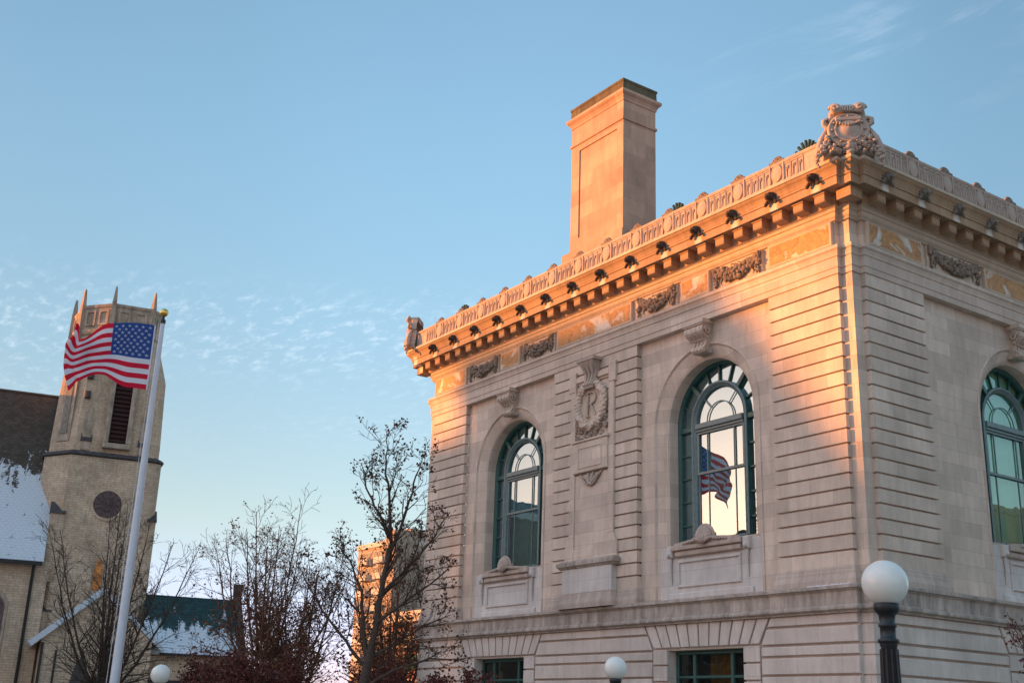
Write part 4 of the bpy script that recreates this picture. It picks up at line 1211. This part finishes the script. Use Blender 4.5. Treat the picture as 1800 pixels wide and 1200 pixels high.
cpart('porch_arch', mb, M['church_dark'], porch)
mb = MB(); mb.box(cxp - 2.9, cxp - 2.75, py - .1, py + .02, 0, 5.3); mb.box(cxp - 2.1, cxp - 1.98, py - .08, py + .02, 0, 4.9); cpart('drain_pipe', mb, M['gutter'], porch)
# low wing to the right, green shingles with snow
mb = MB(); mb.box(3.0, 8.6, -2.6, 4.0, 0, 5.3)
mb.prism([(0, 0)] * 0 or [(3.0, 5.29), (3.01, 5.29), (3.01, 5.3)], 0, .1)
mb.add([(8.6, -2.6, 5.3), (8.6, 4.0, 5.3), (8.6, .7, 8.55)], [(0, 1, 2)], False)
wing = cpart('side_wing', mb, M['brick_buff'])
mb = MB()
slab(mb, (3.0, -2.95, 5.1), (8.55, -2.95, 5.1), (8.55, .7, 8.75), (3.0, .7, 8.75), .16)
slab(mb, (8.55, 4.3, 5.1), (3.0, 4.3, 5.1), (3.0, .72, 8.74), (8.55, .72, 8.74), .16)
cpart('wing_roof', mb, M['wing_roof'], wing)
mb = MB()
mb.add([(8.55, -3.2, 4.9), (8.95, -3.2, 4.9), (8.95, -3.2, 5.4), (8.55, -3.2, 5.4), (8.55, .7, 8.85), (8.95, .7, 8.85), (8.95, .7, 9.35), (8.55, .7, 9.35), (8.55, 4.5, 4.9), (8.95, 4.5, 4.9), (8.95, 4.5, 5.4), (8.55, 4.5, 5.4)],
       [(0, 1, 2, 3), (3, 2, 6, 7), (7, 6, 10, 11), (0, 3, 7, 4), (4, 7, 11, 8), (1, 5, 6, 2), (5, 9, 10, 6), (8, 11, 10, 9)], False)
mb.box(8.5, 9.0, .45, .95, 9.0, 9.75)
cpart('gable_coping', mb, M['church_dark'], wing)
mb = MB(); mb.box(3.9, 8.6, -3.02, -2.9, 4.95, 5.08); mb.box(3.2, 8.7, -2.66, -2.58, 3.35, 3.55); cpart('wing_gutter', mb, M['gutter'], wing)

# ================================================================== FAR BUILDINGS
def window_block(name, label, corner, wx, wy, h, wall, trim, glass, nx, ny, nf, group=None, faces='sx', pane=.62, roof=None, rz=0, base=3.):
    """a block whose front corner is `corner`; front faces -y (x to the left), side faces +x"""
    r = empty(name, (corner[0], corner[1], 0), label, 'building', group, rz)
    m = MB(); m.box(-wx, 0, 0, wy, 0, h); wl = m.build('wall', wall, r)
    m = MB(); m.sweep([(-wx, 0), (0, 0), (0, wy), (-wx, wy)], [(0, h - .6), (.25, h - .5), (.25, h + .3), (-.4, h + .3), (-.4, h - .1)], True); m.build('roof_edge', trim, r)
    fh = (h - base - 1) / nf
    cnt = 0
    for f in range(nf):
        z0 = base + f * fh + fh * .28; z1 = z0 + fh * pane
        for k in range(nx):
            w = wx / nx; x0 = -wx + k * w + w * .17; x1 = x0 + w * .66
            m = MB(); m.box(x0 - .1, x1 + .1, -.07, .02, z0 - .12, z0); m.box(x0 - .1, x1 + .1, -.05, .02, z1, z1 + .1)
            m.cur = 1; m.box(x0, x1, -.02, .03, z0, z1)
            m.cur = 0; m.box((x0 + x1) / 2 - .05, (x0 + x1) / 2 + .05, -.04, .02, z0, z1)
            m.build('window', [trim, glass], r)
        for k in range(ny):
            w = wy / ny; y0 = k * w + w * .2; y1 = y0 + w * .6
            m = MB(); m.box(-.02, .07, y0 - .1, y1 + .1, z0 - .12, z0)
            m.cur = 1; m.box(-.03, .02, y0, y1, z0, z1)
            m.build('window', [trim, glass], r)
    return r
ap = window_block('apartment_building', 'tall sunlit tan apartment block far behind the bare trees', (-153.2, 74.0), 13.5, 22, 30.2, M['apt_wall'], M['apt_trim'], M['apt_glass'], 5, 4, 10)
for f in range(10):
    for xb in (-9.4, -4.0):
        m = MB(); z = 3 + f * 2.62 + .1
        m.box(xb - 1.5, xb + 1.5, -1.3, 0, z, z + .18); m.box(xb - 1.5, xb + 1.5, -1.3, -1.22, z + .18, z + 1.0); m.box(xb + 1.42, xb + 1.5, -1.22, 0, z + .18, z + 1.0); m.box(xb - 1.5, xb - 1.42, -1.22, 0, z + .18, z + 1.0)
        m.build('balcony', M['apt_trim'], ap)
m = MB(); m.box(-9, -1.0, 3, 12, 30.2, 32.6); m.build('penthouse', M['apt_wall'], ap)
m = MB(); m.box(-3.0, .35, -.5, 4, 0, 31.9); m.build('stair_bay', M['apt_wall'], ap)
rb = window_block('brick_house', 'low red brick house half hidden behind the leafy tree', (-58.5, 25.6), 9, 9, 9.6, M['red_brick'], M['apt_trim'], M['apt_glass'], 4, 4, 3)
m = MB(); m.prism([(-4.2, 5.4), (-.2, 5.4), (-.2, 6.3), (-4.2, 6.6)], -1.2, 0); m.build('awning', M['teal_awning'], rb)

# the street across the way: these keep the low sun off the lower walls and show in the windows
def off(px, d, el=0): return px
SUNAZ = atan2(-.75, -.66); SUNEL = radians(6.0)
SD = Vector((-.66, -.75, 0)).normalized()
TE = math.tan(SUNEL)
def occ_xy(fx, L): return (fx + SD.x * L, SD.y * L)
LD = 150.0
hz = 12.72 + LD * TE
RZ = atan2(-SD.x, SD.y)                                         # fronts square to the low sun
PD = Vector((-SD.y, SD.x, 0))
def street_at(p, L): q = SD * L + PD * p; return (q.x, q.y)
b1 = window_block('office_block', 'long brown brick block across the street in the low sun', street_at(-12.7, LD), 9.55, 18, hz, M['far_brick'], M['apt_trim'], M['apt_glass'], 5, 5, 6, rz=RZ)
m = MB(); v = [(-14.4, 0, 0), (-9.55, 0, 0), (-9.55, 0, hz + .3), (-14.4, 0, hz - 7.4), (-14.4, 18, 0), (-9.55, 18, 0), (-9.55, 18, hz + .3), (-14.4, 18, hz - 7.4)]
m.add(v, [(0, 1, 2, 3), (5, 4, 7, 6), (0, 3, 7, 4), (3, 2, 6, 7)], False); m.build('sloping_end', M['grey_slate'], b1)
b2 = window_block('corner_block', 'brown brick block at the far street corner with a pale roof edge', street_at(-54.8, LD + .5), 42, 18, hz - 2.9, M['far_brick'], M['apt_trim'], M['apt_glass'], 12, 4, 6, rz=RZ)
b3 = window_block('terrace_block', 'lower brick terrace further along the far street', street_at(1.75, LD), 31.5, 16, hz - 8.0, M['far_brick'], M['apt_trim'], M['apt_glass'], 10, 4, 4, rz=RZ)
b4 = window_block('school_block', 'brick block standing across the road from the church', (-122, -46), 36, 14, 23.4, M['far_brick'], M['apt_trim'], M['apt_glass'], 8, 4, 5, rz=pi)

b5 = window_block('side_shade_block', 'unseen grey block added across the side street to darken the side front', (58, 30), 90, 22, 27, M['grey_slate'], M['grey_slate'], M['apt_glass'], 14, 3, 6, rz=-pi / 2)  # out-of-view block, added to keep skylight off the side front

m = MB()
for k in range(3):
    xc = -6 - 11 * k
    m.add([(xc - 4, 0, 23.6), (xc + 4, 0, 23.6), (xc + 4, 14, 23.6), (xc - 4, 14, 23.6), (xc, 0, 26.6), (xc, 14, 26.6)], [(0, 1, 4), (2, 3, 5), (1, 2, 5, 4), (3, 0, 4, 5)], False)
m.build('gabled_roof', M['grey_slate'], b4)

# ================================================================== TREES
class Tree:
    def __init__(s, seed): s.r = random.Random(seed); s.m = MB(); s.tips = []; s.n = 0
    def seg(s, pts, rads):
        r = rads[0]; n = 8 if r > .10 else 5 if r > .03 else 3
        s.m.tube(pts, rads, n, True, False); s.n += 1
    def limb(s, p, d, L, r, lvl, P):
        R = s.r; n = max(3, int(5 - lvl * .4)); pts = [Vector(p)]; rads = [r]; d = Vector(d).normalized()
        end = max(P['rmin'], r * P.get('taper', .35))
        for k in range(n):
            j = P['wob'] * (1 + .25 * lvl)
            d = (d + Vector((R.gauss(0, j), R.gauss(0, j), R.gauss(0, j * .7) + P['up']))).normalized()
            pts.append(pts[-1] + d * L / n); rads.append(r + (end - r) * (k + 1) / n)
        s.seg(pts, rads)
        if lvl >= P['lv'] or L < P['lmin']:
            s.tips.append((pts[-1], d)); s.tips.append((pts[-2], d)); return
        nc = P['kids'][min(lvl, len(P['kids']) - 1)]
        for c in range(nc):
            t = P['t0'] + (1 - P['t0']) * (c + R.random() * .9) / nc
            i = min(n - 1, int(t * n)); f = t * n - i
            q = pts[i].lerp(pts[i + 1], f); rr_ = rads[i] + (rads[i + 1] - rads[i]) * f
            ax = (pts[i + 1] - pts[i]).normalized(); o = ax.orthogonal().normalized()
            o = Matrix.Rotation(R.random() * 2 * pi, 3, ax) @ o
            an = P['ang'] * R.uniform(.7, 1.25)
            dd = ax * cos(an) + o * sin(an); 
            s.limb(q, dd, L * P['lr'] * R.uniform(.7, 1.15) * (1.15 - .45 * t), max(P['rmin'], rr_ * P['rr']), lvl + 1, P)
        s.tips.append((pts[-1], d))
    def path(s, pts, r0, r1, P, spawn, lvl=1, L=1.6, t0=.2):
        """a limb along given points with side branches"""
        pts = [Vector(p) for p in pts]; n = len(pts)
        fine = []
        for i in range(n - 1):
            for k in range(4): fine.append(pts[i].lerp(pts[i + 1], k / 4) + Vector((s.r.gauss(0, .02), s.r.gauss(0, .02), 0)))
        fine.append(pts[-1]); N = len(fine)
        rads = [r0 + (r1 - r0) * i / (N - 1) for i in range(N)]
        s.seg(fine, rads)
        for c in range(spawn):
            t = t0 + (1 - t0) * (c + s.r.random()) / spawn; i = min(N - 2, int(t * (N - 1)))
            ax = (fine[i + 1] - fine[i]).normalized(); o = Matrix.Rotation(s.r.random() * 2 * pi, 3, ax) @ ax.orthogonal().normalized()
            an = P['ang'] * s.r.uniform(.75, 1.2)
            s.limb(fine[i], ax * cos(an) + o * sin(an), L * (1.1 - .6 * t) * s.r.uniform(.7, 1.15), max(P['rmin'], rads[i] * P['rr']), lvl, P)
        s.tips.append((fine[-1], Vector((0, 0, 1))))
    def leaves(s, frac, size, per, spread, zmin=-9, zmax=99):
        m = MB(); R = s.r
        for (p, d) in s.tips:
            if not (zmin < p.z < zmax) or R.random() > frac: continue
            for k in range(per):
                c = p + Vector((R.gauss(0, spread), R.gauss(0, spread), R.gauss(0, spread)))
                a = Vector((R.gauss(0, 1), R.gauss(0, 1), R.gauss(0, 1))).normalized(); b = a.orthogonal().normalized(); b = Matrix.Rotation(R.random() * 6.3, 3, a) @ b
                z = size * R.uniform(.6, 1.3); w = z * .36; cc = a.cross(b)
                v = [c, c + a * z * .5 + b * w + cc * z * .15, c + a * z, c + a * z * .5 - b * w + cc * z * .18]
                m.add([tuple(q) for q in v], [(0, 1, 2), (0, 2, 3)], False)
        return m
RT = Vector((.576, .817, 0)); BK = Vector((-.817, .576, 0))       # to the right and away, as the street sees the trees
def tree(name, loc, label, build, bark, leaf=None, lf=None, group=None):
    r = empty(name, loc, label, 'tree', group)
    t = build()
    t.m.build('trunk', bark, r, uv=False)
    if leaf:
        for i, kw in enumerate(lf):
            mm = t.leaves(**kw)
            if mm.f: mm.build('crown', leaf if not isinstance(leaf, list) else leaf[i], r, uv=False)
    return r
    return r
def at(h, z, b=0): return RT * h + BK * b + Vector((0, 0, z))

def pear():
    t = Tree(21)
    P = dict(rmin=.006, wob=.13, up=.06, lv=4, lmin=.18, kids=(4, 4, 4, 2), t0=.2, ang=.72, lr=.62, rr=.55)
    t.path([at(-.22, 0), at(-.22, 1.6), at(-.20, 2.7), at(-.10, 3.5)], .15, .12, P, 0)
    t.path([at(-.10, 3.4), at(.02, 4.6), at(.16, 5.6), at(.25, 6.3), at(.15, 7.4), at(.0, 8.5), at(-.05, 9.4)], .095, .010, P, 22, 2, 1.5, .22)
    t.path([at(-.16, 3.0), at(-.32, 4.2), at(-.42, 5.0), at(-.75, 5.7, .2), at(-1.2, 6.3, .3)], .07, .010, P, 13, 2, 1.2, .25)
    t.path([at(-.20, 3.1), at(-.9, 3.9, -.3), at(-1.5, 4.7, -.5), at(-2.1, 5.7, -.6)], .05, .009, P, 13, 2, 1.2, .25)
    t.path([at(.05, 4.9), at(.6, 5.6, .3), at(1.2, 6.4, .4), at(1.75, 7.3, .4)], .055, .010, P, 11, 2, 1.0, .25)
    t.path([at(.18, 5.8), at(.55, 6.9, -.3), at(.8, 7.9, -.4), at(1.0, 8.7, -.4)], .055, .010, P, 11, 2, 1.0, .2)
    t.path([at(-.02, 4.2), at(.7, 4.7, -.4), at(1.4, 5.2, -.6), at(2.0, 5.8, -.6)], .05, .010, P, 11, 2, 1.0, .25)
    t.path([at(-.12, 3.3), at(.5, 3.7, .3), at(1.2, 4.2, .3), at(1.9, 4.5, .2)], .05, .010, P, 11, 2, 1.0, .2)
    t.path([at(.25, 6.4), at(-.2, 7.2, .3), at(-.55, 7.9, .4), at(-.75, 8.6, .4)], .05, .010, P, 9, 2, .9, .2)
    t.path([at(-.20, 2.5), at(.6, 3.0, -.5), at(1.5, 3.3, -.7), at(2.2, 3.3, -.7)], .045, .010, P, 10, 2, 1.0, .2)
    return t
pear_ = tree('pear_tree', (-10.25, -6.75, 0), 'slim tree with a few withered brown leaves beside the building edge', pear, M['bark'], M['leaf_brown'],
     [dict(frac=.19, size=.09, per=5, spread=.06), ])
pear_.scale = (1, 1, .965)

def bushy(seed, H, Wd, stems, dens=1.0, lv=4):
    def f():
        t = Tree(seed); R = t.r
        P = dict(rmin=.007, wob=.13, up=.035, lv=lv, lmin=.2, kids=(4, 4, 4, 2), t0=.15, ang=.72, lr=.62, rr=.58)
        t.path([at(0, 0), at(.03, 1.2), at(0, 2.0)], .20, .17, P, 0)
        for k in range(stems):
            a = 2 * pi * k / stems + R.uniform(-.3, .3); rad = Wd * R.uniform(.55, 1.0) * (.35 if k % 3 == 0 else 1)
            h = H * R.uniform(.86, 1.02) * (1.0 if k % 3 == 0 else .9)
            e = Vector((cos(a) * rad, sin(a) * rad, h))
            t.path([(0, 0, 1.6 + .4 * R.random()), (e.x * .36, e.y * .36, h * .42), (e.x * .72, e.y * .72, h * .70), e], .085 * R.uniform(.7, 1.1), .011, P, int(13 * dens), 2, H * .22, .12)
        return t
    return f
tree('maple_tree', (-24.3, -3.6, 0), 'bare spreading tree with rusty leaves low down, right of the church', bushy(5, 9.3, 3.2, 12, 1.35), M['bark_red'], [M['leaf_rust'], M['leaf_rust']],
     [dict(frac=.16, size=.10, per=2, spread=.08, zmin=5.0), dict(frac=.45, size=.11, per=3, spread=.13, zmax=5.8)])
tree('maple_tree', (-20.6, -.4, 0), 'bare brown tree between the spreading tree and the slim leafy tree', bushy(8, 8.0, 2.2, 9, 1.2), M['bark_red'], [M['leaf_rust'], M['leaf_rust']],
     [dict(frac=.10, size=.10, per=2, spread=.08, zmin=4.5), dict(frac=.55, size=.12, per=3, spread=.12, zmax=5.2)])
tree('maple_tree', (-27.0, -1.0, 0), 'bare brown tree rising behind the other two, with the fewest leaves', bushy(19, 8.6, 2.6, 9, 1.3), M['bark_red'], [M['leaf_rust']],
     [dict(frac=.25, size=.11, per=2, spread=.12, zmax=6.0)])
tree('bare_tree', (-31.0, -7.3, 0), 'leafless multi stemmed tree standing in front of the church tower', bushy(31, 9.4, 3.5, 10, 1.35, 4), M['bark'])
def rowan():
    t = Tree(77)
    P = dict(rmin=.004, wob=.14, up=.03, lv=4, lmin=.12, kids=(4, 3, 3, 2), t0=.2, ang=.65, lr=.62, rr=.6)
    t.path([at(0, 0), at(.05, 1.2), at(.0, 2.0), at(.05, 2.6), at(.1, 3.1)], .05, .007, P, 16, 2, .8, .3)
    t.path([at(0, 1.3), at(-.35, 2.0), at(-.50, 2.6), at(-.58, 3.0)], .03, .006, P, 8, 2, .55, .3)
    return t
tree('crab_apple_tree', (9.30, -8.38, 0), 'thin twiggy tree with small dark fruit at the right edge below the side front', rowan, M['bark_red'], M['leaf_red'], [dict(frac=.4, size=.05, per=2, spread=.02)])

def shrub(seed, H, Wd):
    def f():
        t = Tree(seed); R = t.r
        P = dict(rmin=.007, wob=.12, up=.04, lv=3, lmin=.15, kids=(4, 4, 3), t0=.1, ang=.6, lr=.6, rr=.6)
        for k in range(9):
            a = R.random() * 2 * pi; rad = Wd * sqrt(R.random()); h = H * R.uniform(.75, 1.05)
            t.path([(cos(a) * .12, sin(a) * .12, 0), (cos(a) * rad * .5, sin(a) * rad * .5, h * .55), (cos(a) * rad, sin(a) * rad, h)], .04, .01, P, 12, 1, H * .3, .15)
        return t
    return f
for (p, seed, H, Wd, lab) in (((-14.6, -8.0, 0), 41, 3.25, 1.3, 'dark red leaved shrub under the spreading bare tree'),
                              ((-12.8, -5.4, 0), 42, 3.05, 1.2, 'dark red leaved shrub left of the slim tree trunk'),
                              ((-9.6, -4.9, 0), 43, 2.75, 1.1, 'dark red leaved shrub between the slim tree and the wall'),
                              ((-17.6, -7.9, 0), 44, 3.2, 1.1, 'dark red leaved shrub nearest the globe lamp by the flagpole')):
    r = empty('red_shrub', p, lab, 'shrub', 'dark red shrubs')
    t = shrub(seed, H, Wd)(); t.m.build('stems', M['bark_red'], r, uv=False)
    t.leaves(.9, .09, 3, .10).build('crown', M['leaf_red'], r, uv=False)

# ================================================================== GROUND
def sheet(name, x0, x1, y0, y1, z, mat):
    m = MB(); m.quad((x0, y0, z), (x1, y0, z), (x1, y1, z), (x0, y1, z)); return struct(name, m, mat)
sheet('ground', -1500, 1500, -1500, 1500, -.05, M['lawn'])
sheet('lawn', -48, 30, -16, 44, -.03, M['lawn'])
m = MB(); m.box(-48, 30, -24.0, -18.5, -.15, 0.0); struct('pavement', m, M['pave'])
sheet('road', -400, 400, -36, -24.05, -.04, M['asphalt'])
m = MB(); m.box(-48, 30, -24.2, -24.001, -.15, .008); struct('kerb', m, M['pave'])

# ================================================================== CAMERA
cam = bpy.data.cameras.new('camera'); co = bpy.data.objects.new('camera', cam); COL.objects.link(co)
f_ = Vector((-.78259913, .53885594, .31172566)); r_ = Vector((.57592181, .81680017, .03393461)); u_ = Vector((.2363317, -.2060868, .94956598))
mt = Matrix(((r_.x, u_.x, -f_.x, 16.94297), (r_.y, u_.y, -f_.y, -21.54533), (r_.z, u_.z, -f_.z, 1.67801), (0, 0, 0, 1)))
co.matrix_world = mt
cam.sensor_width = 36; cam.lens = 2053.8 / 1800 * 36; cam.clip_end = 4000; cam.clip_start = .1
S.camera = co

# ================================================================== LIGHT
sun = bpy.data.lights.new('sun', 'SUN'); so = bpy.data.objects.new('sun', sun); COL.objects.link(so)
sun.energy = 2.25; sun.angle = radians(.53); sun.color = (1.0, .35, .055)
sdir = Vector((SD.x * cos(SUNEL), SD.y * cos(SUNEL), sin(SUNEL)))
so.rotation_euler = sdir.to_track_quat('Z', 'Y').to_euler()
w = bpy.data.worlds.new('World'); S.world = w; w.use_nodes = True
nt = w.node_tree; bg = nt.nodes['Background']
sky = nd(nt, 'ShaderNodeTexSky', sky_type='NISHITA', sun_disc=False, sun_elevation=SUNEL, sun_rotation=atan2(SD.x, SD.y), air_density=1.0, dust_density=.4, ozone_density=2.6, altitude=100)
tc = nd(nt, 'ShaderNodeTexCoord')
sp = nd(nt, 'ShaderNodeSeparateXYZ', {0: tc.outputs['Generated']})
zz = mth(nt, 'MAXIMUM', sp.outputs[2], .03)
px = mth(nt, 'DIVIDE', sp.outputs[0], zz); py_ = mth(nt, 'DIVIDE', sp.outputs[1], zz)
cv = nd(nt, 'ShaderNodeCombineXYZ', {0: px, 1: py_, 2: 0.0})
# small rippled clouds in a low band, thin streaks high on the right
mp = nd(nt, 'ShaderNodeMapping', {'Vector': cv.outputs[0], 'Rotation': (0, 0, radians(62)), 'Scale': (1.0, 2.4, 1)})
n1 = tex_noise(nt, mp.outputs[0], 10.5, 7, .66, .2)
n2 = tex_noise(nt, cv.outputs[0], 1.1, 3, .5)
el = sp.outputs[2]
band = mth(nt, 'MULTIPLY', smooth(nt, el, .19, .30), mth(nt, 'SUBTRACT', 1.0, smooth(nt, el, .315, .365)))
c1 = mth(nt, 'MULTIPLY', smooth(nt, n1, .47, .80), mth(nt, 'MULTIPLY', band, smooth(nt, n2, .30, .62)))
mp2 = nd(nt, 'ShaderNodeMapping', {'Vector': cv.outputs[0], 'Rotation': (0, 0, radians(20)), 'Scale': (.7, 2.6, 1)})
n3 = tex_noise(nt, mp2.outputs[0], 1.7, 6, .66, .6)
hi_ = smooth(nt, el, .44, .60)
c2 = mth(nt, 'MULTIPLY', mth(nt, 'MULTIPLY', smooth(nt, n3, .50, .80), hi_), .30)
side = mth(nt, 'ADD', mth(nt, 'MULTIPLY', sp.outputs[0], .576), mth(nt, 'MULTIPLY', sp.outputs[1], .817))
c2 = mth(nt, 'MULTIPLY', c2, smooth(nt, side, .05, .35))
cl = mth(nt, 'ADD', mth(nt, 'MULTIPLY', c1, .20), c2, clamp=True)
low = mth(nt, 'SUBTRACT', 1.0, smooth(nt, el, .10, .50))
scol = mixc(nt, 1.0, sky.outputs[0], mixc(nt, low, (.88, .775, .63), (.75, .54, .44)), 'MULTIPLY')
vlow = mth(nt, 'SUBTRACT', 1.0, smooth(nt, el, -.02, .17))
scol = mixc(nt, 1.0, scol, mixc(nt, vlow, (1.0, 1.0, 1.0), (.76, .90, 2.5)), 'MULTIPLY')
# sky gain set by direction: evens out the north-west, dims it over the street
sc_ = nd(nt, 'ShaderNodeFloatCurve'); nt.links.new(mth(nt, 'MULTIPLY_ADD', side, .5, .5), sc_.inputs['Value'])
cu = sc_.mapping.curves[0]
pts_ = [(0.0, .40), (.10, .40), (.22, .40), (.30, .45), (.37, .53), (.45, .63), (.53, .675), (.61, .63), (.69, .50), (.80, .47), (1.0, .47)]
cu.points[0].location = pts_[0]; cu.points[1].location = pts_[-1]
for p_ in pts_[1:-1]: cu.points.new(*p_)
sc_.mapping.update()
sky_gain = mth(nt, 'MULTIPLY', sc_.outputs[0], 2.0)
south_boost = mth(nt, 'MULTIPLY', smooth(nt, mth(nt, 'MULTIPLY', sp.outputs[1], -1.0), .05, .5), smooth(nt, el, .36, .60))  # unseen high southern sky brightened to fill the shaded long front
sky_gain = mth(nt, 'MULTIPLY', sky_gain, mth(nt, 'MULTIPLY_ADD', south_boost, 2.2, 1.0))
warm = smooth(nt, mth(nt, 'MULTIPLY', sp.outputs[1], -1.0), .05, .5)   # sunset side of the sky, tinted warmer to warm the shaded long front
vc_ = nd(nt, 'ShaderNodeCombineXYZ', {0: mth(nt, 'MULTIPLY', sky_gain, mth(nt, 'MULTIPLY_ADD', warm, .32, 1.0)), 1: sky_gain, 2: mth(nt, 'MULTIPLY', sky_gain, mth(nt, 'MULTIPLY_ADD', warm, -.08, 1.0))})
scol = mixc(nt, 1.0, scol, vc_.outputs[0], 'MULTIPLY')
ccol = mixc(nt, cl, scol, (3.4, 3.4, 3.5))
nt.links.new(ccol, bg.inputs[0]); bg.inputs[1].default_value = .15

S.view_settings.view_transform = 'Standard'; S.view_settings.look = 'None'; S.view_settings.gamma = 1; S.view_settings.use_curve_mapping = False
S.view_settings.exposure = 2.08
S.cycles.max_bounces = 6; S.cycles.use_denoising = True
